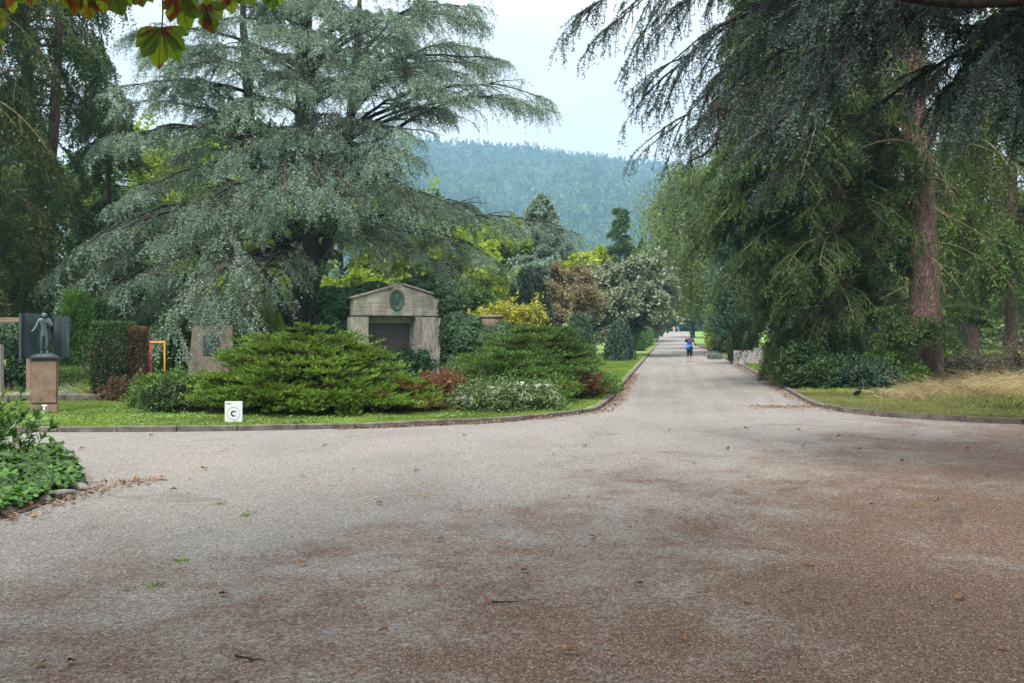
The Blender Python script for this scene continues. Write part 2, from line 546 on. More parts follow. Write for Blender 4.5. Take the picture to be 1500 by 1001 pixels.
def copy_tree(o, parent=None):
    c = o.copy()
    C.objects.link(c)
    c.parent = parent
    for ch in list(o.children):
        copy_tree(ch, c)
    return c


def bm_obj(name, bm, mat, parent=None, smooth=False):
    me = bpy.data.meshes.new(name)
    bmesh.ops.recalc_face_normals(bm, faces=bm.faces)
    bm.to_mesh(me)
    bm.free()
    if smooth:
        me.polygons.foreach_set('use_smooth', [True] * len(me.polygons))
    o = bpy.data.objects.new(name, me)
    C.objects.link(o)
    me.materials.append(mat)
    if parent:
        o.parent = parent
    return o


def bm_box(bm, x0, x1, y0, y1, z0, z1, bev=0.0, rough=0.0, seg=2):
    r = bmesh.ops.create_cube(bm, size=1)
    vs = r['verts']
    for v in vs:
        v.co = Vector((x0 + (v.co.x + .5) * (x1 - x0), y0 + (v.co.y + .5) * (y1 - y0), z0 + (v.co.z + .5) * (z1 - z0)))
    if bev:
        es = list({e for v in vs for e in v.link_edges})
        bmesh.ops.bevel(bm, geom=es, offset=bev, segments=seg, affect='EDGES')
    return bm


def box(name, dims, mat, parent=None, bev=.01, loc=None):
    bm = bmesh.new()
    bm_box(bm, *dims, bev=bev)
    o = bm_obj(name, bm, mat, parent)
    if loc is not None:
        o.location = loc
    return o


def lathe(name, prof, mat, parent=None, seg=24, loc=(0, 0, 0)):
    mb = MB()
    a = np.linspace(0, TAU, seg, endpoint=False)
    V = np.array([[r * math.cos(t), r * math.sin(t), z] for r, z in prof for t in a])
    idx = np.arange(len(prof) * seg).reshape(len(prof), seg)
    q = np.stack([idx[:-1], np.roll(idx[:-1], -1, 1), np.roll(idx[1:], -1, 1), idx[1:]], -1).reshape(-1, 4)
    mb.add(V, q, True)
    o = mb.build(name, mat, parent)
    o.location = loc
    return o


def skin_mesh(name, joints, edges, mat, parent=None, sub=2):
    me = bpy.data.meshes.new(name)
    keys = list(joints)
    me.from_pydata([joints[k][0] for k in keys], [(keys.index(a), keys.index(b)) for a, b in edges], [])
    o = bpy.data.objects.new(name, me)
    C.objects.link(o)
    me.materials.append(mat)
    if parent:
        o.parent = parent
    o.modifiers.new('skin', 'SKIN').use_smooth_shade = True
    for i, k in enumerate(keys):
        sv = me.skin_vertices[0].data[i]
        r = joints[k][1]
        sv.radius = (r, r) if not isinstance(r, tuple) else r
        sv.use_root = (i == 0)
    s = o.modifiers.new('sub', 'SUBSURF')
    s.levels = s.render_levels = sub
    return o


def inpoly(x, y, poly):
    ins = np.zeros(len(x), bool)
    n = len(poly)
    for i in range(n):
        x0, y0 = poly[i][:2]
        x1, y1 = poly[(i + 1) % n][:2]
        c = ((y0 > y) != (y1 > y)) & (x < (x1 - x0) * (y - y0) / (y1 - y0 + 1e-12) + x0)
        ins ^= c
    return ins


# ================================================================= SETTING
def tz(y):
    """height of the land: flat, then a slow rise towards the end of the avenue"""
    y = np.asarray(y, float)
    return np.clip(y - 150, 0, 110) * .020


def xl(y):
    return 3.2 + .157 * (y - 30)


def xr(y):
    return 8.2 + .160 * (y - 28.3)


# ground sheet
mb = MB()
gx = np.concatenate([np.linspace(-1000, -90, 12), np.linspace(-80, 80, 41), np.linspace(90, 1000, 12)])
gy = np.concatenate([[-150, -100, -40], np.linspace(-20, 300, 65), [340, 400, 500, 650, 900, 1500]])
X, Yg = np.meshgrid(gx, gy)
Z = tz(Yg) - .03
idx = np.arange(X.size).reshape(X.shape)
q = np.stack([idx[:-1, :-1], idx[:-1, 1:], idx[1:, 1:], idx[1:, :-1]], -1).reshape(-1, 4)
mb.add(np.stack([X, Yg, Z], -1).reshape(-1, 3), q, True)
tag(mb.build('ground', M['terrain']), kind='structure')

# gravel: the square in front and the avenue
mb = MB()
ys = np.concatenate([np.linspace(-25, 26, 18)])
xs = np.linspace(-45, 45, 31)
X, Yg = np.meshgrid(xs, ys)
idx = np.arange(X.size).reshape(X.shape)
q = np.stack([idx[:-1, :-1], idx[:-1, 1:], idx[1:, 1:], idx[1:, :-1]], -1).reshape(-1, 4)
mb.add(np.stack([X, Yg, np.full(X.shape, .004)], -1).reshape(-1, 3), q, True)
ys = np.concatenate([np.linspace(26, 150, 32), np.linspace(155, 252, 22)])
A = np.stack([xl(ys) - .4, ys, tz(ys) + .004 + .02 * (ys > 150)], -1)
B = np.stack([xr(ys) + .4, ys, tz(ys) + .004 + .02 * (ys > 150)], -1)
V = np.concatenate([A, B])
n = len(ys)
i = np.arange(n - 1)
mb.add(V, np.stack([i, i + n, i + n + 1, i + 1], -1), True)
tag(mb.build('gravel_road', M['gravel']), kind='structure')

# lawn islands
left_edge = [(-40, 17.6), (-20, 17.2), (-12, 17.0), (-8.3, 17.0), (-5.3, 17.1), (-3.03, 17.6), (-1.8, 18.1), (-.64, 18.7), (.2, 19.35), (.95, 20.2), (1.74, 21.4), (2.28, 24.2), (3.2, 30)]
left_far = [(float(xl(y)), float(y)) for y in (40, 58, 80, 105, 128, 152)]
left_poly = None
right_edge = [(40, 17.2), (20, 17.7), (9.5, 18.4), (8.57, 19.0), (7.6, 20.0), (7.12, 21.4), (7.1, 23), (7.84, 27.4), (9.2, 35.2)]
right_far = [(float(xr(y)), float(y)) for y in (50, 77, 105, 128, 152)]
right_poly = None
LZ = .07


def resample(pts, step):
    pts = np.array([(p[0], p[1]) for p in pts], float)
    seg = np.linalg.norm(np.diff(pts, axis=0), axis=1)
    s = np.concatenate([[0], np.cumsum(seg)])
    n = int(s[-1] / step)
    t = np.linspace(0, s[-1], n + 1)
    return np.stack([np.interp(t, s, pts[:, 0]), np.interp(t, s, pts[:, 1])], -1)


def smooth_line(pts, k=3):
    pts = resample(pts, .15)
    for _ in range(k):
        pts[1:-1] = (pts[:-2] + 2 * pts[1:-1] + pts[2:]) / 4
    return pts


left_poly = [tuple(q) for q in resample(smooth_line(left_edge + left_far), .45)] + [(-60, 152), (-60, 30)]
right_poly = [tuple(q) for q in resample(smooth_line(right_edge + right_far), .45)] + [(70, 152), (70, 18)]


def island(name, poly, z, mat, origin=(0, 0, 0)):
    bm = bmesh.new()
    vs = [bm.verts.new((x, y, z)) for x, y in poly]
    f = bm.faces.new(vs)
    if f.normal.z < 0:
        f.normal_flip()
    r = bmesh.ops.extrude_face_region(bm, geom=[f])
    for v in [g for g in r['geom'] if isinstance(g, bmesh.types.BMVert)]:
        v.co.z = -.2
    bmesh.ops.triangulate(bm, faces=bm.faces[:])
    return tag(bm_obj(name, bm, mat), kind='structure')


island('lawn', left_poly, LZ, M['lawn'])
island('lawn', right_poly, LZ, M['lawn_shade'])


def kerb(pts, h, w, stone, name='kerb', side=1, mat='kerb', seed=1, out=0.0):
    """row of edging stones with thin gaps, each a little out of line"""
    rg = np.random.default_rng(seed)
    line = smooth_line(pts)
    pts = resample(line, stone)
    bm = bmesh.new()
    for i in range(len(pts) - 1):
        a, b = pts[i], pts[i + 1]
        d = b - a
        L = np.linalg.norm(d)
        d = d / L
        nx = np.array([-d[1], d[0]]) * side
        r = bmesh.ops.create_cube(bm, size=1)
        jz, jr = rg.normal() * .004, rg.normal() * .008
        for v in r['verts']:
            u = (v.co.x + .5) * (L - .006)
            q = a + d * u + nx * ((v.co.y) * w + jr + out)
            v.co = Vector((q[0], q[1], -.15 if v.co.z < 0 else h + jz + rg.normal() * .003))
        bmesh.ops.bevel(bm, geom=list({e for v in r['verts'] for e in v.link_edges}), offset=.012, segments=1, affect='EDGES')
    return tag(bm_obj(name, bm, M[mat]), kind='structure')


kerb(left_edge + left_far[:4], .096, .12, 1.0, seed=2, out=-.035)
kerb(right_edge[1:] + right_far[:4], .090, .12, .95, seed=3, out=.035)


# ---- grass blades
def blades(name, poly, dens, h, w, mat, seed, z=LZ, keep=None, lean=.5, box_=None):
    rg = np.random.default_rng(seed)
    p = np.array([q[:2] for q in poly])
    x0, y0 = p.min(0)
    x1, y1 = p.max(0)
    if box_:
        x0, x1, y0, y1 = box_
    n = int((x1 - x0) * (y1 - y0) * dens)
    x, y = rg.uniform(x0, x1, n), rg.uniform(y0, y1, n)
    k = inpoly(x, y, poly)
    if keep is not None:
        k &= keep(x, y, rg)
    x, y = x[k], y[k]
    n = len(x)
    # clumpy height
    cl = .6 + .8 * (.5 + .5 * np.sin(x * 3.1 + 1.3 * np.sin(y * 2.3)) * np.sin(y * 3.7 + x))
    hh = h * rg.uniform(.5, 1.3, n) * cl
    base = np.stack([x, y, np.full(n, z - .004)], -1)
    d = nrm(np.stack([rg.normal(size=n) * lean, rg.normal(size=n) * lean, np.ones(n)], -1))
    sd = nrm(np.cross(d, rv(rg, n)))
    ww = w * rg.uniform(.6, 1.3, n)
    mid = base + d * (hh * .55)[:, None]
    d2 = nrm(d + np.stack([rg.normal(size=n) * .6, rg.normal(size=n) * .6, -.2 * np.ones(n)], -1))
    tip = mid + d2 * (hh * .5)[:, None]
    v = np.stack([base - sd * (ww * .5)[:, None], base + sd * (ww * .5)[:, None], mid + sd * (ww * .35)[:, None], tip, mid - sd * (ww * .35)[:, None]], 1)
    m = MB()
    m.add(v.reshape(-1, 3), np.arange(n * 5).reshape(n, 5))
    return tag(m.build(name, mat), None, None, None, 'stuff')


shrink = lambda poly, d: poly
o = blades('grass', left_poly, 2600, .055, .011, M['grass'], 11, keep=lambda x, y, r: (y > 17.12 + .0 * x) & (y < 23.6), box_=(-12.5, 1.6, 17.0, 23.6))
tag(o, 'short bright green lawn along the front kerb of the left bed', 'grass')
o = blades('grass', left_poly, 700, .08, .02, M['grass'], 12, keep=lambda x, y, r: (x > xl(y) - 3.2) & (x < xl(y) - .12), box_=(0, 14, 22, 72))
tag(o, 'narrow bright grass verge left of the avenue', 'grass')
o = blades('grass', right_poly, 1100, .05, .012, M['grass_dull'], 13, keep=lambda x, y, r: (x > 7.2) & (y > 18.2), box_=(7, 17, 18, 27))
tag(o, 'worn olive lawn around the crow right of the gravel', 'grass')
o = blades('grass', right_poly, 520, .09, .024, M['grass'], 14, keep=lambda x, y, r: (x > xr(y) + .12) & (x < xr(y) + 5), box_=(7.6, 22, 27, 78))
tag(o, 'sunlit grass verge right of the avenue', 'grass')
o = blades('grass', right_poly, 40, .16, .09, M['grass'], 15, keep=lambda x, y, r: (x > xr(y) + 4), box_=(24, 70, 60, 150))
tag(o, 'bright meadow beyond the spruce trunk at the right', 'grass')
rg = np.random.default_rng(17)
n = 7000
pc = np.stack([rg.uniform(-11.5, 1.0, 90), rg.uniform(17.2, 20.5, 90)], -1)
pc = pc[inpoly(pc[:, 0], pc[:, 1], left_poly)]
ci = rg.integers(0, len(pc), n)
xy = pc[ci] + rg.normal(size=(n, 2)) * np.array([.22, .13]) * rg.uniform(.4, 1.2, (n, 1))
ok = inpoly(xy[:, 0], xy[:, 1] - .1, left_poly)
xy = xy[ok]
n = len(xy)
p = np.stack([xy[:, 0], xy[:, 1], LZ + rg.uniform(.015, .05, n)], -1)
d = nrm(np.stack([rg.normal(size=n), rg.normal(size=n), rg.uniform(.1, .7, n)], -1))
v, f = leaves(p, d, nrm(np.cross(d, np.array([0, 0, 1.0]) + rv(rg, n) * .4)), rg.uniform(.03, .07, n), rg.uniform(.02, .04, n))
M['clover'] = foliage('lawn_weed_leaves', [(.07, .14, .03), (.12, .20, .05), (.20, .28, .10)], .3, .5, .25, .8)
tag(MB().add(v, f).build('lawn_weeds', M['clover']), 'patches of broad-leaved weeds and clover in the front lawn', 'weeds', None, 'stuff')
print('setting done')


# ================================================================= MOUNTAIN
def ridge_z(px):
    xs = [-200, 300, 600, 680, 720, 780, 830, 900, 960, 1100, 1300, 1800]
    yy = [250, 215, 205, 208, 211, 217, 228, 234, 238, 250, 275, 300]
    return np.interp(px, xs, yy)


def hill_point(px, u):
    """u 0 at the foot (Y 650) and 1 on the ridge (Y 1450), px the bearing"""
    Yd = 650 + 800 * u
    top = EYE + (HY - ridge_z(px)) / F * 1450 - 15
    z = 2 + (top - 2) * (u ** .92)
    z = z + 14 * np.sin(px * .021 + 3 * u) * np.sin(u * 3.1) + 9 * np.sin(px * .05 - 5 * u) * np.sin(u * 3.1)
    return np.stack([(px - CX) / F * Yd, Yd, z], -1)


mb = MB()
pu = np.linspace(-200, 1700, 101)
uu = np.concatenate([np.linspace(0, 1, 26)])
PX, U = np.meshgrid(pu, uu)
V = hill_point(PX.ravel(), U.ravel())
back = V[-101:].copy()
back[:, 1] += 40
back[:, 2] = -.5
V = np.concatenate([V, back])
idx = np.arange(len(V)).reshape(-1, 101)
q = np.stack([idx[:-1, :-1], idx[:-1, 1:], idx[1:, 1:], idx[1:, :-1]], -1).reshape(-1, 4)
mb.add(V, q, True)
M['hill'] = solid('forest_floor', [(.03, .045, .018), (.05, .07, .028)], .02, .95, 0)
M['far_wood'] = foliage('far_forest_leaves', [(.026, .048, .026), (.040, .068, .032), (.060, .090, .042)], .25, .7, .1, .05, (1, 1.05, .7), (.25, 2.8))
tag(mb.build('hill', M['hill']), kind='structure')

rg = np.random.default_rng(5)
mb = MB()
n = 9500
px = rg.uniform(350, 1250, n)
u = np.concatenate([rg.random(n - 900) ** .85, rg.uniform(.97, 1.0, 900)])
base = hill_point(px, u)
con = rg.random(n) < .4
H = np.where(con, rg.uniform(14, 24, n), rg.uniform(9, 17, n))
R = np.where(con, rg.uniform(2.4, 3.8, n), rg.uniform(3.8, 6.8, n))
k = 34
a = rg.uniform(0, TAU, (n, k))
h = rg.random((n, k)) ** .8
rr = np.where(con[:, None], (1 - h) ** .9, np.sqrt(np.clip(1 - (2 * h - .9) ** 2, 0, 1))) * rg.uniform(.6, 1.05, (n, k))
pos = base[:, None] + np.stack([np.cos(a) * rr * R[:, None], np.sin(a) * rr * R[:, None], (h * .9 + .12) * H[:, None]], -1)
outw = np.stack([np.cos(a), np.sin(a), rg.normal(size=(n, k)) * .6 + .2], -1)
d = nrm(np.cross(outw.reshape(-1, 3), rv(rg, n * k)))
w = nrm(np.cross(d, outw.reshape(-1, 3)))
sz = np.repeat(np.where(con, 2.1, 3.1), k) * rg.uniform(.7, 1.4, n * k)
v, f = leaves(pos.reshape(-1, 3), d, w, sz, sz * .9)
mb.add(v, f)
tag(mb.build('distant_forest', M['far_wood']), 'hazy blue wooded mountainside behind the avenue', 'forest', None, 'stuff')
print('hill done')


# ================================================================= TREES
LATE = []


def at(px, Y, dz=0.0):
    return np.array([(px - CX) / F * Y, Y, float(tz(Y)) + dz])


def limb_obj(mb, name, mat, parent):
    return mb.build(name, mat, parent)


def trunk_tube(mb, pts, r0, r1, sides=14, seed=0, flare=.35, wob=.05):
    rg = np.random.default_rng(seed)
    pts = np.asarray(pts, float)
    K = 46
    s = np.concatenate([[0], np.cumsum(np.linalg.norm(np.diff(pts, axis=0), axis=1))])
    t = np.linspace(0, s[-1], K)
    p = np.stack([np.interp(t, s, pts[:, i]) for i in range(3)], -1)
    for _ in range(3):
        p[1:-1] = (p[:-2] + 2 * p[1:-1] + p[2:]) / 4
    p[:, :2] += rg.normal(size=(K, 2)) * wob * .6 * r0
    tt = t / s[-1]
    r = r0 + (r1 - r0) * tt
    r = r * (1 + flare * np.exp(-t / .55)) * (1 + rg.normal(size=K) * .03)
    v, q = tubes(p, r, sides)
    v = v + rg.normal(size=v.shape) * r0 * .03
    an_ = np.tile(np.arange(sides), K) * TAU / sides
    hz_ = np.repeat(t, sides)
    lump = 1 + .05 * np.sin(3 * an_ + 1.3 * hz_ + seed) * np.sin(1.7 * hz_ + seed) + .06 * np.sin(2 * an_ - .6 * hz_ + seed)
    cen_ = np.repeat(p, sides, axis=0)
    v = cen_ + (v - cen_) * lump[:, None]
    mb.add(v, q, True)
    return p


def on_trunk(p, z):
    """point on a trunk polyline at height z"""
    return np.array([np.interp(z, p[:, 2], p[:, 0]), np.interp(z, p[:, 2], p[:, 1]), z])


def cedar_foliage(limbs, rng, wood, leaf, n2=20, n3=12, per=10, l2=.30, l3=.5, tl=.10, tw=.035, r0=.09, hang=.55, per2=16, start=.18, l2min=.35):
    """secondary boughs, hanging twigs and needle tufts on a set of limbs (N,K,3)"""
    limbs = np.asarray(limbs)
    LL = np.linalg.norm(limbs[:, -1] - limbs[:, 0], axis=1)
    K = limbs.shape[1]
    rad = (r0 * np.clip(LL / 6, .35, 1.4))[:, None] * np.linspace(1, .12, K)[None]
    v, q = tubes(limbs, rad, 7)
    wood.add(v, q, True)
    pos, tan, t, idx = spawn(limbs, n2, start, 1.0, rng, .8)
    sd = side_of(tan, rng, .22)
    d = nrm(tan * .75 + sd * .8 * (1.1 - .5 * t)[:, None] + np.array([0, 0, .02]))
    L = np.maximum(LL[idx] * l2 * (1.1 - .72 * t) * rng.uniform(.6, 1.25, len(t)), l2min)
    b2 = grow(pos, d, L, np.stack([np.zeros(len(t)), np.zeros(len(t)), -rng.uniform(.1, .5, len(t)) * hang], -1), 7, rng, .05)
    v, q = tubes(b2, np.linspace(.022, .004, 7)[None] * np.clip(L / 1.5, .4, 1.4)[:, None], 4)
    wood.add(v, q, True)
    pos, tan, t, idx = spawn(b2, n3, .08, 1.0, rng)
    m = len(pos)
    sd = side_of(tan, rng, .3)
    d = nrm(tan * .65 + sd * .6 + np.array([0, 0, -1.0]) * hang * rng.uniform(.3, 1.4, m)[:, None])
    L3 = l3 * rng.uniform(.45, 1.3, m) * (1.1 - .5 * t)
    b3 = grow(pos, d, L3, np.stack([np.zeros(m), np.zeros(m), -rng.uniform(.1, .6, m)], -1), 5, rng, .05)
    v, f = tufts(b3, per, tl, tw, rng, .5, .9, .2, 0.0)
    leaf.add(v, f)
    v, f = tufts(b2, per2, tl, tw, rng, .55, .85, .3, .05)
    leaf.add(v, f)
    # leader tufts on the limb ends
    v, f = tufts(limbs, 50, tl, tw, rng, .6, .8, .2, .55)
    leaf.add(v, f)
    # thin hanging stems
    s3 = b3[rng.random(m) < .35]
    v, q = tubes(s3, np.broadcast_to(np.linspace(.006, .002, 5)[None], (len(s3), 5)), 3)
    wood.add(v, q)


# ---------- the big blue cedar behind the monument
rng = np.random.default_rng(21)
cb = np.array([-8.45, 40.0, 0.0])
ct = thing('cedar_tree', 'huge blue-green cedar spreading over the gabled stone monument', 'tree', cb)
tr, lf = MB(), MB()
main = trunk_tube(tr, [cb - [0, 0, .3], P(447, 470, 40), P(448, 360, 40), P(447, 200, 40), P(446, 60, 40), P(447, -120, 40), P(447, -240, 40)], .62, .16, 16, 1, .4)
sec = trunk_tube(tr, [P(448, 420, 40), P(420, 370, 39.7), P(385, 300, 39.4), P(368, 200, 39.2), P(358, 60, 39), P(350, -120, 39)], .30, .08, 10, 2, 0)
thr = trunk_tube(tr, [P(455, 420, 40), P(480, 360, 40.5), P(500, 280, 41), P(520, 120, 41.5), P(530, -60, 42)], .30, .08, 10, 3, 0)
lean = trunk_tube(tr, [cb + [-.25, -.2, .2], P(425, 470, 39.3), P(398, 420, 38.2), P(372, 385, 37), P(320, 350, 35.5)], .26, .09, 10, 4, .2)
low = trunk_tube(tr, [cb + [-.3, -.3, .1], P(400, 495, 38), P(345, 440, 36), P(290, 412, 34.6), P(225, 402, 33.5)], .22, .06, 10, 5, .2)
trunk = tr.build('trunk', M['bark'], ct, cb)
tips = [  # px, py, Y of the limb ends, height of the start (photo y on the trunk)
    (786, 140, 39.5, 240), (778, 160, 40.3, 248), (762, 150, 38.7, 235), (728, 92, 40.5, 150), (722, 104, 39.5, 160), (702, 15, 39, 90), (708, 35, 40.5, 110), (705, 60, 42, 140), (650, 5, 37, 90),
    (668, 305, 37.5, 310), (692, 312, 40, 320), (752, 345, 38.5, 335), (700, 380, 38, 345), (660, 392, 37, 355), (835, 350, 42, 340), (740, 400, 43, 350),
    (600, 372, 35.4, 345), (625, 320, 34, 300), (545, 365, 34.3, 320), (372, 345, 32.6, 290), (430, 318, 32.4, 280), (500, 300, 32.8, 270), (590, 290, 33.2, 275),
    (300, 465, 32.6, 400), (345, 475, 33.5, 415),
    (85, 392, 34.5, 330), (80, 440, 33.6, 365), (110, 455, 35.2, 380), (180, 425, 34, 370), (150, 385, 37, 340), (165, 300, 35.5, 285), (220, 270, 34, 270), (235, 355, 33, 330), (190, 330, 38, 320),
    (200, 455, 38, 400),
    (150, 215, 36.5, 230), (175, 150, 35.6, 190), (240, 120, 34.6, 170), (205, 75, 38, 130), (290, 60, 36, 110), (320, 30, 35, 80), (270, 180, 34.4, 205), (330, 240, 33.5, 230), (240, 230, 39, 240),
    (400, 120, 34.5, 150), (460, 60, 34, 90), (520, 150, 34.2, 165), (560, 90, 34.8, 120), (600, 40, 35.5, 80), (480, 200, 33.6, 210), (420, 215, 33.4, 220), (590, 190, 34.6, 215), (650, 140, 36.4, 180), (600, 235, 34.2, 250),
    (540, 20, 37, 60), (370, 10, 37, 40), (430, 0, 35, 40), (640, 100, 43, 150), (560, 250, 33.8, 250),
    (250, -30, 37, 20), (310, -60, 36, -10), (520, -50, 35, -20), (640, -60, 37, -10), (690, -40, 39, 20), (420, -70, 35, -40), (360, -140, 38, -90), (520, -140, 38, -90), (450, -180, 36, -120), (600, -110, 40, -60), (300, -110, 40, -60),
    (180, 60, 36, 100), (270, 100, 34.2, 140), (210, 130, 34.2, 170), (355, 90, 34, 120), (345, 170, 33, 190), (440, 140, 33.2, 160), (500, 100, 33.6, 130), (180, 190, 33.8, 220), (140, 340, 34.2, 330), (290, 330, 32.4, 310), (330, 345, 32, 315), (360, 310, 32, 290), (545, 300, 32.6, 285), (480, 290, 31.8, 270), (420, 305, 31.8, 275), (460, 260, 32.8, 260), (260, 310, 33, 290), (690, 110, 37, 150), (620, 130, 34.4, 160), (660, 165, 37.5, 200), (580, 230, 33.4, 240), (480, 20, 34.4, 50), (390, 60, 34.4, 90), (296, 452, 29.8, 400), (362, 458, 30, 400), (262, 468, 30.2, 400), (580, 60, 36, 90), (610, 90, 36.5, 120), (490, -10, 36, 20), (350, -20, 36, 10), (280, 10, 36, 40), (230, 80, 34, 120),
    (300, 150, 45, 200), (340, 300, 46, 300), (560, 200, 46, 220), (600, 320, 46, 330), (470, 100, 46, 140), (430, 250, 46, 260), (520, 330, 45, 330), (400, 30, 45, 70), (600, 60, 45, 100),
]
limbs = []
for (px, py, Y, sy) in tips:
    tip = P(px, py, Y)
    if px > 560:
        st = on_trunk(thr if sy > 50 and rng.random() < .4 else main, P(447, sy, 40)[2])
    elif px < 340 and rng.random() < .5:
        st = on_trunk(sec, P(447, sy, 40)[2])
    else:
        st = on_trunk(main, P(447, sy, 40)[2])
    R = np.linalg.norm((tip - st)[:2])
    mid = (st * .45 + tip * .55)
    mid[2] = max(st[2], tip[2]) + .16 * R + rng.uniform(-.3, .3)
    limbs.append(bez(st, mid, tip, 11) + np.concatenate([[[0, 0, 0]], np.cumsum(rng.normal(size=(10, 3)) * .06, 0)]))
wd = MB()
cedar_foliage(limbs, rng, wd, lf, n2=26, n3=10, per=22, l2=.31, l3=.72, tl=.088, tw=.024, r0=.08, hang=.8, per2=34)
low_l = np.array([np.stack([np.interp(np.linspace(0, 45, 11), np.arange(46), q[:, i]) for i in range(3)], -1) for q in (low, lean)])
cedar_foliage(low_l, rng, wd, lf, n2=22, n3=9, per=22, l2=.25, l3=.65, tl=.085, tw=.022, r0=.05, hang=.7, start=.5)
wd.build('limb', M['bark_dark'], ct, cb)
o = lf.build('crown', M['cedar'], ct, cb)
print('cedar quads', sum(len(f) for f in lf.f))


# ---------- conifers with drooping, curtain-like boughs
def drape(name, label, group, base, path, r0, R, z0, z1, n_l, mats, seed, n2=12, n3=10, per=13, tl=.13, tw=.042, strand=.8, droop=.45, az=None, dead=0, crown_name='crown', cat='tree', r1=.08, pw=1.0, rise=.15, n_s=14, down=.9):
    rng = np.random.default_rng(seed)
    t = thing(name, label, cat, base, 0, group)
    tr, wd, lf = MB(), MB(), MB()
    p = trunk_tube(tr, path, r0, r1, n_s, seed, .3)
    zz = z0 + (z1 - z0) * rng.random(n_l) ** pw
    a = rng.uniform(0, TAU, n_l) if az is None else np.array([az(rng) for _ in range(n_l)])
    limbs = []
    for z, an in zip(zz, a):
        st = on_trunk(p, z)
        r = R(z, an) * rng.uniform(.75, 1.1)
        d = np.array([math.cos(an), math.sin(an), 0])
        tip = st + d * r + np.array([0, 0, -droop * r * rng.uniform(.6, 1.3)])
        mid = st + d * r * .5 + np.array([0, 0, rise * r])
        limbs.append(bez(st, mid, tip, 9))
    limbs = np.array(limbs)
    LL = np.linalg.norm(limbs[:, -1] - limbs[:, 0], axis=1)
    v, q = tubes(limbs, (.02 + .011 * LL)[:, None] * np.linspace(1, .15, 9)[None], 6)
    wd.add(v, q, True)
    pos, tan, tt, idx = spawn(limbs, n2, .2, 1.0, rng, .75)
    sd = side_of(tan, rng, .15)
    d = nrm(tan * .7 + sd * .75)
    L = np.maximum(LL[idx] * .30 * (1.1 - .6 * tt) * rng.uniform(.6, 1.3, len(tt)), .25)
    b2 = grow(pos, d, L, np.array([[0, 0, -.35]]).repeat(len(tt), 0), 6, rng, .06)
    v, q = tubes(b2, np.broadcast_to(np.linspace(.014, .004, 6)[None], (len(b2), 6)), 3)
    wd.add(v, q)
    pos, tan, tt, idx = spawn(b2, n3, .05, 1.0, rng)
    m = len(pos)
    sd = side_of(tan, rng, .3)
    d = nrm(tan * (.4 + .5 * (1 - down)) + sd * (.35 + .4 * (1 - down)) + rv(rng, m) * .25 + np.array([0, 0, -down]))
    Ls = strand * rng.uniform(.3, 1.3, m)
    b3 = grow(pos, d, Ls, np.array([[0, 0, -.55 * down]]).repeat(m, 0), 5, rng, .06)
    v, f = tufts(b3, per, tl, tw, rng, .65, .75, .0, 0)
    lf.add(v, f)
    v, f = tufts(b2, 12, tl, tw, rng, .6, .8, .2, 0)
    lf.add(v, f)
    if dead:
        # bare twigs near the trunk
        zz = rng.uniform(z0 * .6, z0 + (z1 - z0) * .7, dead)
        an = rng.uniform(0, TAU, dead)
        st = np.array([on_trunk(p, z) for z in zz])
        d = nrm(np.stack([np.cos(an), np.sin(an), rng.normal(size=dead) * .35 + .1], -1))
        dl = grow(st, d, rng.uniform(.8, 2.8, dead), np.stack([rng.normal(size=dead) * .2, rng.normal(size=dead) * .2, -rng.uniform(0, .7, dead)], -1), 8, rng, .08)
        v, q = tubes(dl, np.broadcast_to(np.linspace(.028, .006, 8)[None], (dead, 8)), 4)
        wd.add(v, q)
        pos, tan, tt, idx = spawn(dl, 5, .3, 1, rng)
        d = nrm(tan * .5 + rv(rng, len(pos)) + np.array([0, 0, -.6]))
        tw_ = grow(pos, d, rng.uniform(.2, .8, len(pos)), np.array([[0, 0, -.4]]).repeat(len(pos), 0), 5, rng, .08)
        v, q = tubes(tw_, np.broadcast_to(np.linspace(.008, .003, 5)[None], (len(pos), 5)), 3)
        wd.add(v, q)
    tr.build('trunk', mats[0], t, base)
    wd.build('limb', mats[1], t, base)
    lf.build(crown_name, mats[2], t, base)
    return t


# dense dark spruce beside the avenue at the right, leaning its skirt over the verge
B0 = np.array([10.1, 31.5, 0])
drape('spruce_tree', 'dense dark green spruce with hanging skirts to the ground beside the avenue', 'spruces right of the avenue', B0,
      [B0 - [0, 0, .3], B0 + [.1, 0, 4], B0 + [.3, .2, 9], B0 + [.4, .3, 16]], .40,
      lambda z, a: min(1.0 + .52 * z, 4.3) * (1 - .04 * max(0, z - 9)) * (.62 if math.cos(a) > .1 else 1.0), .8, 15.5, 250,
      (M['bark_red'], M['bark_moss'], M['spruce']), 31, n2=15, n3=9, per=25, tl=.085, tw=.026, strand=.45, droop=.36, dead=90, pw=.95, down=.5, az=lambda r: (math.pi + r.normal() * .75) if r.random() < .5 else r.uniform(0, TAU))
B1 = np.array([11.6, 36.0, 0])
drape('spruce_tree', 'olive spruce half hidden just behind the dense dark one', 'spruces right of the avenue', B1,
      [B1 - [0, 0, .3], B1 + [0, 0, 6], B1 + [-.1, 0, 17]], .36, lambda z, a: 3.3 - .1 * abs(z - 6), 1.6, 16, 105,
      (M['bark_red'], M['bark_moss'], M['spruce_old']), 32, n2=12, n3=10, per=12, tl=.095, tw=.028, strand=.6, droop=.42, dead=110, down=.55)
